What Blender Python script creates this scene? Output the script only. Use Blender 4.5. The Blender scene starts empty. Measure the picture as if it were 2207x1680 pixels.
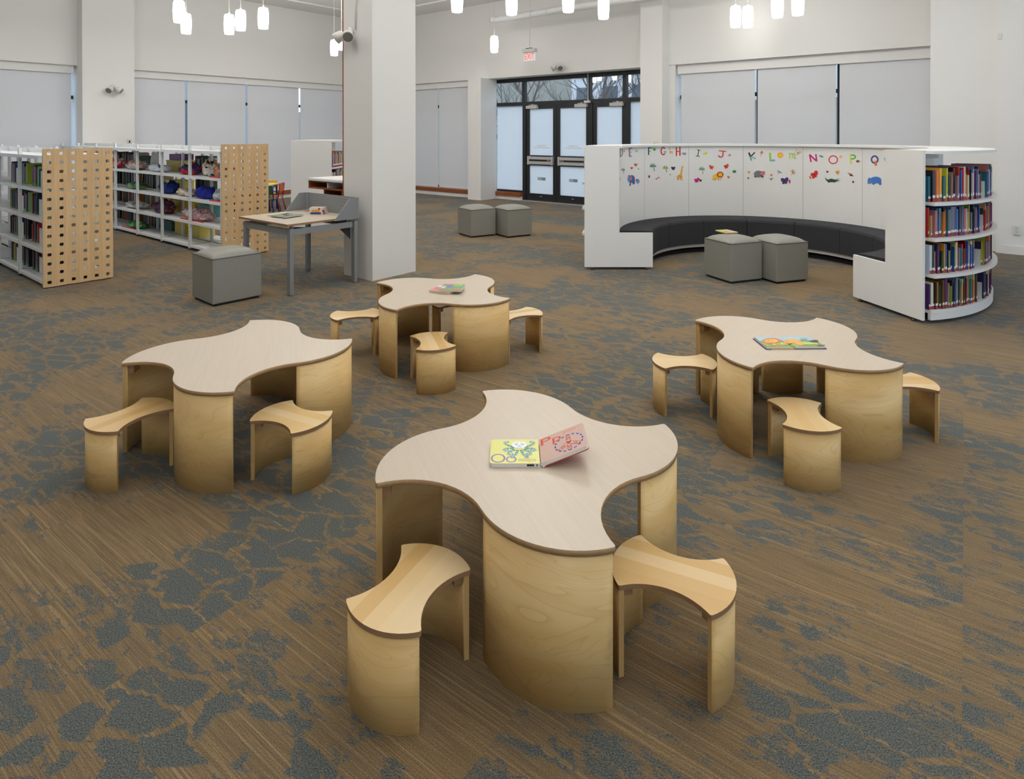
import bpy, bmesh, math, random
from math import sin, cos, pi, radians, sqrt, atan2, hypot, floor
from mathutils import Vector, Matrix, noise as mnoise

random.seed(7)
SC = bpy.context.scene
COL = SC.collection

# ------------------------------------------------------------------ camera
FPX, CYP, PITCH, CX = 1343.16, 297.28, 0.00606, 1103.5     # for a 2207 x 1680 frame
EYE = 1.6
cam = bpy.data.cameras.new('camera')
cam.sensor_fit = 'HORIZONTAL'
cam.sensor_width = 36.0
cam.lens = FPX / 2207.0 * 36.0
cam.shift_y = -(840.0 - CYP) / 2207.0
cam.clip_start = 0.05
cam.clip_end = 400
cam_ob = bpy.data.objects.new('camera', cam)
cam_ob.location = (0, 0, EYE)
cam_ob.rotation_euler = (pi / 2 - PITCH, 0, 0)
COL.objects.link(cam_ob)
SC.camera = cam_ob

# ------------------------------------------------------------------ view + world
SC.view_settings.view_transform = 'Standard'
SC.view_settings.look = 'None'
SC.view_settings.exposure = 0.0
SC.view_settings.gamma = 1.0
SC.view_settings.use_curve_mapping = False
wd = bpy.data.worlds.new('overcast_sky')
SC.world = wd
wd.use_nodes = True
wn = wd.node_tree.nodes
wn['Background'].inputs['Color'].default_value = (0.70, 0.84, 1.0, 1)
wn['Background'].inputs['Strength'].default_value = 2.1

# ------------------------------------------------------------------ room frame
# u runs along the door wall, v along the blind wall, both from their common corner
ANG = radians(-39.2)
EU = Vector((cos(ANG), sin(ANG)))
EV = Vector((sin(ANG), -cos(ANG)))
CORNER = Vector((-3.97, 18.0))
CEIL = 4.8


def W(u, v, z=0.0):
    p = CORNER + EU * u + EV * v
    return Vector((p.x, p.y, z))


# ------------------------------------------------------------------ lamps
def area(name, u, v, z, size, power, col=(1.0, 0.98, 0.95)):
    L = bpy.data.lights.new(name, 'AREA')
    L.shape = 'SQUARE'
    L.size = size
    L.energy = power
    L.color = col
    o = bpy.data.objects.new(name, L)
    o.location = W(u, v, z)
    o.rotation_euler = (0, 0, ANG)
    COL.objects.link(o)
    return o


DOWN, UP = 30.0, 63.0
for (u, v, kd, ku) in ((4.0, 4.2, 1.5, 1.3), (9.0, 4.2, 1.5, 1.2), (13.6, 4.0, 1.0, 0.95), (4.5, 9.5, 1.6, 1.5), (9.4, 9.0, 0.8, 0.65), (12.0, 6.8, 0.75, 0.65),
                       (14.2, 8.2, 0.8, 1.1), (9.5, 13.6, 0.3, 0.6), (15.0, 13.2, 0.4, 1.4)):
    area('ceiling_downlight', u, v, CEIL - 0.06, 1.6, DOWN * kd)
    up = area('fill_uplight', u, v, 3.75, 0.8, UP * ku)  # added unseen fill, bounced off the ceiling
    up.rotation_euler = (pi, 0, ANG)


def ray(px, py):
    a = (px - CX) / FPX
    b = (CYP - py) / FPX
    c, s = cos(PITCH), sin(PITCH)
    return Vector((a, c + b * s, -s + b * c))


def on_z(px, py, z):
    d = ray(px, py)
    t = (z - EYE) / d.z
    return Vector((d.x * t, d.y * t, z))


# ------------------------------------------------------------------ materials
MATS = {}


def srgb(r, g, b):
    def f(c):
        c /= 255.0
        return c / 12.92 if c <= 0.04045 else ((c + 0.055) / 1.055) ** 2.4
    return (f(r), f(g), f(b), 1.0)


def mat(name, col, rough=0.5, metal=0.0, spec=0.5, emit=None, estr=0.0):
    if name in MATS:
        return MATS[name]
    m = bpy.data.materials.new(name)
    m.use_nodes = True
    b = m.node_tree.nodes['Principled BSDF']
    b.inputs['Base Color'].default_value = col
    b.inputs['Roughness'].default_value = rough
    b.inputs['Metallic'].default_value = metal
    b.inputs['Specular IOR Level'].default_value = spec
    if emit:
        b.inputs['Emission Color'].default_value = emit
        b.inputs['Emission Strength'].default_value = estr
    MATS[name] = m
    return m


class NT:
    """small helper to wire shader nodes"""
    def __init__(self, m):
        self.t = m.node_tree
        self.n = self.t.nodes
        self.b = self.n.get('Principled BSDF')

    def add(self, typ, **kw):
        n = self.n.new(typ)
        for k, v in kw.items():
            setattr(n, k, v)
        return n

    def link(self, a, b):
        self.t.links.new(a, b)

    def val(self, sock, v):
        if hasattr(v, 'is_output'):
            self.link(v, sock)
        else:
            sock.default_value = v

    def math(self, op, a, b=None, c=None, clamp=False):
        n = self.add('ShaderNodeMath', operation=op, use_clamp=clamp)
        self.val(n.inputs[0], a)
        if b is not None:
            self.val(n.inputs[1], b)
        if c is not None:
            self.val(n.inputs[2], c)
        return n.outputs[0]

    def coord(self, which='Object'):
        return self.add('ShaderNodeTexCoord').outputs[which]

    def mapping(self, vec, loc=(0, 0, 0), rot=(0, 0, 0), scale=(1, 1, 1)):
        n = self.add('ShaderNodeMapping')
        self.link(vec, n.inputs['Vector'])
        n.inputs['Location'].default_value = loc
        n.inputs['Rotation'].default_value = rot
        n.inputs['Scale'].default_value = scale
        return n.outputs['Vector']

    def noise(self, vec, scale, detail=2.0, rough=0.5, dist=0.0):
        n = self.add('ShaderNodeTexNoise')
        self.link(vec, n.inputs['Vector'])
        n.inputs['Scale'].default_value = scale
        n.inputs['Detail'].default_value = detail
        n.inputs['Roughness'].default_value = rough
        n.inputs['Distortion'].default_value = dist
        return n.outputs['Fac']

    def ramp(self, fac, stops):
        n = self.add('ShaderNodeValToRGB')
        self.link(fac, n.inputs['Fac'])
        e = n.color_ramp.elements
        e[0].position, e[0].color = stops[0]
        e[1].position, e[1].color = stops[-1]
        for p, c in stops[1:-1]:
            k = e.new(p)
            k.color = c
        return n.outputs['Color']

    def mix(self, fac, a, b, blend='MIX'):
        n = self.add('ShaderNodeMix', data_type='RGBA', blend_type=blend)
        self.val(n.inputs[0], fac)
        self.val(n.inputs[6], a)
        self.val(n.inputs[7], b)
        return n.outputs[2]

    def bump(self, h, strength=0.2, dist=0.01):
        n = self.add('ShaderNodeBump')
        n.inputs['Strength'].default_value = strength
        n.inputs['Distance'].default_value = dist
        self.link(h, n.inputs['Height'])
        self.link(n.outputs['Normal'], self.b.inputs['Normal'])

    def sep(self, vec):
        n = self.add('ShaderNodeSeparateXYZ')
        self.link(vec, n.inputs[0])
        return n.outputs

    def comb(self, x, y, z):
        n = self.add('ShaderNodeCombineXYZ')
        for i, k in enumerate((x, y, z)):
            self.val(n.inputs[i], k)
        return n.outputs[0]


def painted(name, col, rough=0.6, bump=0.03, scale=60):
    m = mat(name, col, rough)
    k = NT(m)
    co = k.coord()
    n = k.noise(co, scale, 3)
    k.bump(n, bump, 0.004)
    big = k.noise(co, 1.3, 2)
    k.link(k.mix(big, tuple(c * 0.97 for c in col[:3]) + (1,), col), k.b.inputs['Base Color'])
    return m


M_WALL = painted('white_wall_paint', (0.80, 0.79, 0.765, 1), 0.7)
M_CEIL = painted('ceiling_paint', (0.84, 0.83, 0.81, 1), 0.8)
M_TRIMW = painted('white_trim_paint', (0.78, 0.77, 0.75, 1), 0.5)
M_COLUMN = painted('column_plaster', (0.74, 0.73, 0.70, 1), 0.7, 0.08, 30)
M_LAM = painted('white_laminate', (0.79, 0.79, 0.77, 1), 0.35, 0.0)
M_STEELW = painted('white_powder_coated_steel', (0.80, 0.81, 0.81, 1), 0.3, 0.0)
M_SHELFG = mat('pale_grey_steel', (0.60, 0.61, 0.60, 1), 0.3)
M_GREYSTEEL = mat('grey_painted_steel', srgb(128, 130, 131), 0.45)
M_DARK = mat('dark_void', (0.012, 0.012, 0.012, 1), 0.7)
M_BLACK = mat('black_anodised_frame', (0.013, 0.014, 0.017, 1), 0.42)
M_SILVER = mat('brushed_aluminium', (0.62, 0.62, 0.61, 1), 0.38, 0.55)
M_CLOSER = mat('silver_painted_closer', (0.55, 0.54, 0.52, 1), 0.45)
M_PLASTIC = mat('off_white_plastic', (0.70, 0.69, 0.66, 1), 0.4)
M_LENS = mat('lamp_lens', (0.18, 0.18, 0.16, 1), 0.12)
M_PAGE = mat('paper_pages', (0.72, 0.68, 0.60, 1), 0.8)
M_WHITELABEL = mat('white_spine_label', (0.78, 0.76, 0.72, 1), 0.6)
M_REDBAND = mat('red_spine_band', srgb(150, 50, 62), 0.6)
M_BOOKEND = mat('white_bookend_steel', (0.68, 0.72, 0.70, 1), 0.4)
M_WHEEL = mat('black_rubber', (0.02, 0.02, 0.02, 1), 0.6)
M_RUST = None


def wood(name, dark, light, scale=(1.2, 1.2, 30), rough=0.4):
    m = mat(name, light, rough)
    k = NT(m)
    co = k.mapping(k.coord(), scale=scale)
    n = k.noise(co, 2.0, 4, 0.6)
    k.link(k.ramp(n, [(0.3, dark), (0.7, light)]), k.b.inputs['Base Color'])
    return m


M_RUST = wood('reddish_brown_wood', srgb(120, 62, 26), srgb(158, 86, 42), (2, 2, 12))


def make_carpet():
    m = mat('patterned_carpet', (0.2, 0.15, 0.1, 1), 0.95, 0, 0.1)
    k = NT(m)
    co = k.coord('Object')
    rot = k.mapping(co, rot=(0, 0, radians(36)))
    s = k.sep(rot)
    sx, sy = s[0], s[1]
    ts = k.math('FLOOR', k.math('DIVIDE', sx, 1.0))
    row = k.math('FLOOR', k.math('DIVIDE', sy, 0.5))
    wn_ = k.add('ShaderNodeTexWhiteNoise', noise_dimensions='2D')
    k.link(k.comb(ts, row, 0.0), wn_.inputs['Vector'])
    off = k.math('MULTIPLY', wn_.outputs['Value'], 0.9)
    sy2 = k.math('ADD', sy, off)
    base = k.comb(sx, sy2, off)
    # regions where the blue grey pile shows through
    region = k.noise(k.comb(sx, sy, 0.0), 0.95, 2.0, 0.5, 0.3)
    tileoff = k.math('MULTIPLY', k.math('SUBTRACT', wn_.outputs['Value'], 0.5), 0.12)
    reg = k.math('ADD', region, tileoff)
    blot = k.noise(k.mapping(base, scale=(0.55, 1.2, 1)), 11.0, 5, 0.62, 0.4)
    fleck = k.noise(k.mapping(base, scale=(0.42, 1.4, 1)), 38.0, 5, 0.78, 0.6)
    fray = k.noise(k.mapping(rot, scale=(0.45, 1.2, 1)), 150.0, 2, 0.8)
    sumv = k.math('ADD', k.math('ADD', k.math('MULTIPLY', reg, 1.5), k.math('MULTIPLY', blot, 0.62)),
                  k.math('ADD', k.math('MULTIPLY', fleck, 0.66), k.math('MULTIPLY', fray, 0.34)))
    gray = k.math('MULTIPLY', k.math('SUBTRACT', sumv, 1.50), 14.0, clamp=True)
    # branching tan twigs inside the grey
    dist = k.noise(base, 9.0, 4, 0.65)
    wx = k.math('ADD', sx, k.math('MULTIPLY', dist, 0.22))
    wy = k.math('ADD', sy2, k.math('MULTIPLY', dist, 0.16))
    vv = k.add('ShaderNodeTexVoronoi', feature='DISTANCE_TO_EDGE')
    k.link(k.mapping(k.comb(wx, wy, off), scale=(0.6, 1.35, 1)), vv.inputs['Vector'])
    vv.inputs['Scale'].default_value = 7.5
    where = k.noise(k.comb(sx, sy2, 3.0), 3.2, 3, 0.6)
    width = k.math('MULTIPLY', k.math('SUBTRACT', where, 0.34), k.math('MULTIPLY_ADD', fleck, 0.7, 0.05))
    twig = k.math('MULTIPLY', k.math('SUBTRACT', vv.outputs['Distance'], width), 28.0, clamp=True)
    twig = k.math('MULTIPLY_ADD', twig, 0.88, 0.12)
    deep = k.math('MULTIPLY', gray, twig)
    streak = k.noise(k.mapping(base, scale=(5.0, 300, 1)), 1.0, 3, 0.7)
    tan = k.ramp(streak, [(0.3, srgb(97, 79, 51)), (0.5, srgb(142, 116, 77)), (0.7, srgb(184, 152, 103))])
    broad = k.noise(k.mapping(base, scale=(0.9, 3.2, 1)), 2.2, 3)
    tan = k.mix(k.math('MULTIPLY', broad, 0.95), tan, srgb(122, 103, 75))
    thread = k.noise(k.mapping(base, scale=(1.1, 150, 1)), 1.0, 2, 0.6)
    tan = k.mix(k.math('MULTIPLY', k.math('SUBTRACT', thread, 0.55), 3.2, clamp=True), tan, srgb(196, 168, 124))
    speck = k.noise(co, 240, 2, 0.8)
    grey = k.ramp(speck, [(0.34, srgb(40, 44, 43)), (0.66, srgb(122, 129, 125))])
    colr = k.mix(deep, tan, grey)
    fib = k.noise(k.mapping(rot, scale=(190, 420, 1)), 1.0, 2, 0.8)
    colr = k.mix(k.math('MULTIPLY', k.math('SUBTRACT', 1.0, fib), 0.55), colr, srgb(56, 48, 38))
    yarn = k.ramp(k.noise(co, 300, 1, 0.8), [(0.36, (0.72, 0.72, 0.72, 1)), (0.64, (1.25, 1.25, 1.25, 1))])
    colr = k.mix(1.0, colr, yarn, 'MULTIPLY')
    k.b.inputs['Sheen Weight'].default_value = 0.14
    k.b.inputs['Sheen Roughness'].default_value = 0.5
    k.b.inputs['Sheen Tint'].default_value = (0.85, 0.92, 1.0, 1)
    k.link(colr, k.b.inputs['Base Color'])
    k.bump(k.math('ADD', fib, k.math('MULTIPLY', deep, -0.4)), 0.5, 0.004)
    return m


M_CARPET = make_carpet()


def make_top():
    m = mat('pale_birch_laminate', srgb(206, 190, 170), 0.36)
    k = NT(m)
    co = k.coord('Object')
    n = k.noise(k.mapping(co, scale=(2.0, 60, 1)), 1.6, 4, 0.6)
    n2 = k.noise(k.mapping(co, scale=(1.0, 9, 1)), 1.2, 2)
    c = k.ramp(n, [(0.25, srgb(186, 172, 153)), (0.7, srgb(194, 182, 165))])
    c = k.mix(k.math('MULTIPLY', n2, 0.5), c, srgb(194, 178, 156))
    k.link(c, k.b.inputs['Base Color'])
    return m


def make_ply(name='plywood_edge', k1=(150, 116, 78), k2=(196, 164, 120), pitch=0.0036):
    m = mat(name, srgb(140, 104, 66), 0.55)
    k = NT(m)
    s = k.sep(k.coord('Object'))
    f = k.math('FRACT', k.math('DIVIDE', s[2], pitch))
    st = k.math('GREATER_THAN', f, 0.5)
    n = k.noise(k.coord('Object'), 40, 2)
    c = k.mix(st, srgb(*k1), srgb(*k2))
    c = k.mix(k.math('MULTIPLY', n, 0.5), c, srgb(130, 96, 60))
    k.link(c, k.b.inputs['Base Color'])
    return m


def make_veneer():
    m = mat('birch_veneer', srgb(205, 178, 126), 0.42)
    k = NT(m)
    oi = k.add('ShaderNodeObjectInfo')
    rnd = k.math('MULTIPLY', oi.outputs['Random'], 37.0)
    s = k.sep(k.coord('Object'))
    vec = k.comb(k.math('ADD', s[0], rnd), s[1], k.math('ADD', k.math('MULTIPLY', s[2], 3.4), rnd))
    n = k.noise(vec, 1.9, 2.0, 0.5, 0.9)
    ring = k.math('FRACT', k.math('MULTIPLY', n, 13.0))
    line = k.math('POWER', ring, 9.0)
    soft = k.noise(vec, 3.0, 2)
    fine = k.noise(k.comb(s[0], s[1], k.math('MULTIPLY', s[2], 30.0)), 9.0, 3)
    c = k.ramp(soft, [(0.3, srgb(212, 174, 109)), (0.7, srgb(229, 197, 138))])
    c = k.mix(k.math('MULTIPLY', line, 0.34), c, srgb(170, 124, 62))
    c = k.mix(k.math('MULTIPLY', fine, 0.22), c, srgb(198, 158, 92))
    k.link(c, k.b.inputs['Base Color'])
    return m


def make_stave():
    m = mat('birch_staves', srgb(226, 200, 152), 0.3)
    k = NT(m)
    oi = k.add('ShaderNodeObjectInfo')
    s = k.sep(k.coord('Object'))
    band = k.math('FLOOR', k.math('ADD', k.math('DIVIDE', s[1], 0.052), k.math('MULTIPLY', oi.outputs['Random'], 9.0)))
    w = k.add('ShaderNodeTexWhiteNoise', noise_dimensions='2D')
    k.link(k.comb(band, oi.outputs['Random'], 0.0), w.inputs['Vector'])
    n = k.noise(k.comb(k.math('MULTIPLY', s[0], 3.0), k.math('MULTIPLY', s[1], 90.0), band), 1.5, 3)
    c = k.ramp(w.outputs['Value'], [(0.0, srgb(196, 158, 98)), (0.5, srgb(212, 180, 126)), (1.0, srgb(220, 198, 158))])
    c = k.mix(k.math('MULTIPLY', n, 0.3), c, srgb(202, 164, 106))
    k.link(c, k.b.inputs['Base Color'])
    return m


M_TOP, M_PLY, M_VEN, M_STAVE = make_top(), make_ply(), make_veneer(), make_stave()
M_PLYD = make_ply('plywood_edge_dark', (118, 86, 58), (168, 134, 98), 0.0036)
M_LEGEDGE = mat('plywood_leg_edge', srgb(186, 152, 98), 0.5)


def make_fabric(name, c1, c2, scale=420, rough=0.9):
    m = mat(name, c1, rough, 0, 0.2)
    k = NT(m)
    n = k.noise(k.coord('Object'), scale, 2, 0.7)
    k.link(k.ramp(n, [(0.3, c1), (0.7, c2)]), k.b.inputs['Base Color'])
    k.bump(n, 0.15, 0.002)
    return m


M_CHAR = make_fabric('charcoal_wool_fabric', srgb(44, 45, 48), srgb(66, 67, 70))
M_VINYL = mat('grey_vinyl', srgb(134, 132, 124), 0.48)
_k = NT(M_VINYL)
_n = _k.noise(_k.coord('Object'), 220, 2)
_k.link(_k.ramp(_n, [(0.3, srgb(129, 127, 119)), (0.7, srgb(142, 140, 132))]), _k.b.inputs['Base Color'])
M_SEAM = mat('dark_seam_thread', srgb(84, 82, 76), 0.8)  # dark grey thread of the ottoman piping
M_SEAMC = mat('charcoal_seam', srgb(22, 22, 24), 0.9)


def make_perf_wood():
    m = mat('maple_plywood_panel', srgb(186, 148, 100), 0.5)
    k = NT(m)
    s = k.sep(k.coord('Object'))
    n = k.noise(k.comb(k.math('MULTIPLY', s[0], 26.0), k.math('MULTIPLY', s[1], 26.0), k.math('MULTIPLY', s[2], 1.4)), 1.6, 4, 0.6)
    k.link(k.ramp(n, [(0.3, srgb(204, 167, 118)), (0.7, srgb(218, 186, 140))]), k.b.inputs['Base Color'])
    return m


M_PERF = make_perf_wood()


def make_blind(name, alb, tr):
    m = bpy.data.materials.new(name)
    m.use_nodes = True
    t = m.node_tree
    t.nodes.remove(t.nodes['Principled BSDF'])
    k = NT(m)
    d = k.add('ShaderNodeBsdfDiffuse')
    w = k.noise(k.mapping(k.coord('Object'), scale=(40, 40, 300)), 1.0, 2)
    k.link(k.mix(w, tuple(a * 0.96 for a in alb) + (1,), alb + (1,)), d.inputs['Color'])
    tl = k.add('ShaderNodeBsdfTranslucent')
    tl.inputs['Color'].default_value = tr + (1,)
    a = k.add('ShaderNodeAddShader')
    k.link(d.outputs[0], a.inputs[0])
    k.link(tl.outputs[0], a.inputs[1])
    k.link(a.outputs[0], k.n['Material Output'].inputs['Surface'])
    return m


M_BLIND = make_blind('roller_blind_cloth', (0.60, 0.60, 0.61), (0.25, 0.25, 0.25))
M_FROST = make_blind('frosted_glass_film', (0.20, 0.21, 0.22), (0.68, 0.70, 0.72))


def make_glass():
    m = bpy.data.materials.new('clear_window_glass')
    m.use_nodes = True
    t = m.node_tree
    t.nodes.remove(t.nodes['Principled BSDF'])
    k = NT(m)
    tr = k.add('ShaderNodeBsdfTransparent')
    tr.inputs['Color'].default_value = (0.93, 0.96, 0.98, 1)
    gl = k.add('ShaderNodeBsdfGlossy')
    gl.inputs['Roughness'].default_value = 0.02
    mx = k.add('ShaderNodeMixShader')
    mx.inputs[0].default_value = 0.08
    k.link(tr.outputs[0], mx.inputs[1])
    k.link(gl.outputs[0], mx.inputs[2])
    k.link(mx.outputs[0], k.n['Material Output'].inputs['Surface'])
    return m


M_GLASS = make_glass()
M_PENDANT = mat('opal_glass_lit', (0.9, 0.88, 0.84, 1), 0.3, emit=(1.0, 0.97, 0.92, 1), estr=7.0)


def make_post():
    m = mat('slotted_post_steel', (0.72, 0.74, 0.73, 1), 0.35)
    k = NT(m)
    s = k.sep(k.coord('Object'))
    f = k.math('FRACT', k.math('DIVIDE', s[2], 0.034))
    a = k.math('LESS_THAN', k.math('ABSOLUTE', k.math('SUBTRACT', f, 0.5)), 0.24)
    b = k.math('LESS_THAN', k.math('ABSOLUTE', s[0]), 0.0055)
    k.link(k.mix(k.math('MULTIPLY', a, b), (0.72, 0.74, 0.73, 1), (0.05, 0.05, 0.05, 1)), k.b.inputs['Base Color'])
    return m


M_POST = make_post()


def make_pegboard():
    m = mat('perforated_grey_steel', srgb(140, 142, 143), 0.5)
    k = NT(m)
    s = k.sep(k.coord('Object'))
    fx = k.math('ABSOLUTE', k.math('SUBTRACT', k.math('FRACT', k.math('DIVIDE', s[0], 0.027)), 0.5))
    fz = k.math('ABSOLUTE', k.math('SUBTRACT', k.math('FRACT', k.math('DIVIDE', s[2], 0.027)), 0.5))
    h = k.math('LESS_THAN', k.math('ADD', k.math('MULTIPLY', fx, fx), k.math('MULTIPLY', fz, fz)), 0.022)
    k.link(k.mix(h, srgb(140, 142, 143), srgb(70, 71, 72)), k.b.inputs['Base Color'])
    return m


M_PEG = make_pegboard()


def make_bookcover():
    m = mat('book_cover', (0.5, 0.5, 0.5, 1), 0.4)
    k = NT(m)
    oi = k.add('ShaderNodeObjectInfo')
    k.link(oi.outputs['Color'], k.b.inputs['Base Color'])
    return m


M_COVER = make_bookcover()


def flat(rgb, rough=0.55):
    return mat('colour_%d_%d_%d' % rgb, srgb(*rgb), rough)


def make_cloth(name, cols, scale, rough=0.5):
    m = mat(name, srgb(*cols[0]), rough)
    k = NT(m)
    v = k.add('ShaderNodeTexVoronoi')
    k.link(k.coord('Object'), v.inputs['Vector'])
    v.inputs['Scale'].default_value = scale
    s = k.add('ShaderNodeSeparateColor')
    k.link(v.outputs['Color'], s.inputs[0])
    n = len(cols)
    r = k.add('ShaderNodeValToRGB')
    r.color_ramp.interpolation = 'CONSTANT'
    k.link(s.outputs[0], r.inputs['Fac'])
    e = r.color_ramp.elements
    e[0].position, e[0].color = 0.0, srgb(*cols[0])
    e[1].position, e[1].color = 1.0 / n, srgb(*cols[1 % n])
    for i in range(2, n):
        q = e.new(i / n)
        q.color = srgb(*cols[i])
    k.link(r.outputs['Color'], k.b.inputs['Base Color'])
    return m


# ------------------------------------------------------------------ mesh builder
class MB:
    def __init__(self):
        self.v, self.f, self.m, self.s = [], [], [], []

    def quad(self, pts, m=0, smooth=False):
        i = len(self.v)
        self.v += [tuple(p) for p in pts]
        self.f.append(tuple(range(i, i + len(pts))))
        self.m.append(m)
        self.s.append(smooth)
        return self

    def box(self, x0, x1, y0, y1, z0, z1, m=0):
        i = len(self.v)
        self.v += [(x, y, z) for z in (z0, z1) for y in (y0, y1) for x in (x0, x1)]
        for q in ((0, 2, 3, 1), (4, 5, 7, 6), (0, 1, 5, 4), (2, 6, 7, 3), (0, 4, 6, 2), (1, 3, 7, 5)):
            self.f.append(tuple(i + k for k in q))
            self.m.append(m)
            self.s.append(False)
        return self

    def prism(self, outline, z0, z1, mt=0, ms=None, mb=None, smooth=False):
        """outline counter-clockwise, extruded in z"""
        ms = mt if ms is None else ms
        mb = mt if mb is None else mb
        n = len(outline)
        i = len(self.v)
        self.v += [(p[0], p[1], z0) for p in outline] + [(p[0], p[1], z1) for p in outline]
        self.f.append(tuple(i + n + k for k in range(n)))
        self.m.append(mt)
        self.s.append(False)
        self.f.append(tuple(i + n - 1 - k for k in range(n)))
        self.m.append(mb)
        self.s.append(False)
        for k in range(n):
            j = (k + 1) % n
            self.f.append((i + k, i + j, i + n + j, i + n + k))
            self.m.append(ms)
            self.s.append(smooth)
        return self

    def tube(self, pts, r, seg=8, m=0, cap=True):
        pts = [Vector(p) for p in pts]
        rad = r if isinstance(r, (list, tuple)) else [r] * len(pts)
        i0 = len(self.v)
        for k, p in enumerate(pts):
            d = (pts[min(k + 1, len(pts) - 1)] - pts[max(k - 1, 0)]).normalized()
            a = Vector((0, 0, 1)) if abs(d.z) < 0.9 else Vector((1, 0, 0))
            e1 = d.cross(a).normalized()
            e2 = d.cross(e1)
            for q in range(seg):
                t = 2 * pi * q / seg
                self.v.append(tuple(p + (e1 * cos(t) + e2 * sin(t)) * rad[k]))
        for k in range(len(pts) - 1):
            for q in range(seg):
                a, b = i0 + k * seg + q, i0 + k * seg + (q + 1) % seg
                self.f.append((a, a + seg, b + seg, b))
                self.m.append(m)
                self.s.append(True)
        if cap:
            self.f.append(tuple(i0 + q for q in range(seg)))
            self.f.append(tuple(i0 + (len(pts) - 1) * seg + seg - 1 - q for q in range(seg)))
            self.m += [m, m]
            self.s += [False, False]
        return self

    def lathe(self, prof, seg=24, m=0, c=(0, 0, 0)):
        i0 = len(self.v)
        for r, z in prof:
            for q in range(seg):
                t = 2 * pi * q / seg
                self.v.append((c[0] + r * cos(t), c[1] + r * sin(t), c[2] + z))
        for k in range(len(prof) - 1):
            for q in range(seg):
                a, b = i0 + k * seg + q, i0 + k * seg + (q + 1) % seg
                self.f.append((a, b, b + seg, a + seg))
                self.m.append(m)
                self.s.append(True)
        self.f.append(tuple(i0 + seg - 1 - q for q in range(seg)))
        self.f.append(tuple(i0 + (len(prof) - 1) * seg + q for q in range(seg)))
        self.m += [m, m]
        self.s += [False, False]
        return self

    def build(self, name, mats, parent=None, loc=None, rot=0.0, bevel=0.0):
        me = bpy.data.meshes.new(name)
        me.from_pydata(self.v, [], self.f)
        if not isinstance(mats, (list, tuple)):
            mats = [mats]
        for m in mats:
            me.materials.append(m)
        me.polygons.foreach_set('material_index', self.m)
        me.polygons.foreach_set('use_smooth', self.s)
        me.validate()
        me.update()
        o = bpy.data.objects.new(name, me)
        COL.objects.link(o)
        if parent is not None:
            o.parent = parent
        if loc is not None:
            o.location = loc
        if rot:
            o.rotation_euler = (0, 0, rot)
        if bevel:
            b = o.modifiers.new('bevel', 'BEVEL')
            b.width = bevel
            b.segments = 2
            b.limit_method = 'ANGLE'
        return o


def tag(o, label, cat, group=None):
    o['label'] = label
    o['category'] = cat
    if group:
        o['group'] = group
    return o


def thing(name, label, cat, loc=(0, 0, 0), rot=0.0, group=None):
    o = bpy.data.objects.new(name, None)
    o.empty_display_size = 0.1
    COL.objects.link(o)
    o.location = loc
    o.rotation_euler = (0, 0, rot)
    return tag(o, label, cat, group)


def struct(o):
    o['kind'] = 'structure'
    return o


ROOM = (CORNER.x, CORNER.y, 0.0)


def rbox(name, m, boxes, parent=None, bevel=0.0):
    """boxes given in room coordinates (u0,u1,v0,v1,z0,z1)"""
    b = MB()
    for u0, u1, v0, v1, z0, z1 in boxes:
        b.box(u0, u1, -v1, -v0, z0, z1)
    if parent is None:
        return b.build(name, m, None, ROOM, ANG, bevel)
    return b.build(name, m, parent, None, 0, bevel)


def text_pts(s, size=1.0, font_scale=1.0, spacing=1.0, shear=0.0):
    """polygons of a text as (verts2d, faces); origin at left of the baseline"""
    cu = bpy.data.curves.new('lettering', 'FONT')
    cu.body = s
    cu.size = size
    cu.space_character = spacing
    cu.shear = shear
    cu.resolution_u = 4
    o = bpy.data.objects.new('lettering', cu)
    COL.objects.link(o)
    dg = bpy.context.evaluated_depsgraph_get()
    me = bpy.data.meshes.new_from_object(o.evaluated_get(dg))
    vs = [(v.co.x, v.co.y) for v in me.vertices]
    fs = [tuple(p.vertices) for p in me.polygons]
    bpy.data.objects.remove(o)
    bpy.data.curves.remove(cu)
    bpy.data.meshes.remove(me)
    return vs, fs


def add_text(mb, s, fn, size, m=0, anchor='left', spacing=1.0, width=None, bold=0.0):
    vs, fs = text_pts(s, size, spacing=spacing)
    if not vs:
        return
    x0, x1 = min(v[0] for v in vs), max(v[0] for v in vs)
    k = 1.0 if width is None else width / max(1e-6, (x1 - x0))
    dx = {'left': -x0, 'center': -(x0 + x1) / 2, 'right': -x1}[anchor]
    i = len(mb.v)
    mb.v += [tuple(fn((v[0] + dx) * k, v[1])) for v in vs]
    for f in fs:
        mb.f.append(tuple(i + q for q in f))
        mb.m.append(m)
        mb.s.append(False)


def arc3(c, r, a0, a1, n):
    return [(c[0] + r * cos(a0 + (a1 - a0) * k / n), c[1] + r * sin(a0 + (a1 - a0) * k / n)) for k in range(n + 1)]


# ================================================================== ROOM SHELL
UMAX, VMAX = 20.0, 17.5
fl = MB()
fl.quad([W(-0.4, -0.6, 0), W(UMAX, -0.6, 0), W(UMAX, VMAX, 0), W(-0.4, VMAX, 0)][::-1])
struct(fl.build('floor', M_CARPET))
struct(rbox('ceiling', M_CEIL, [(-0.4, UMAX, -0.6, VMAX, CEIL, CEIL + 0.2)]))
HZ = 2.955
SILL = 0.10
# blind wall on the left (plane u = 0)
struct(rbox('wall_left', M_WALL, [(-0.35, 0, 0, VMAX, HZ, CEIL), (-0.35, 0.12, 0, VMAX, 0, SILL), (-0.35, 0, 13.0, VMAX, SILL, HZ)]))
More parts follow.
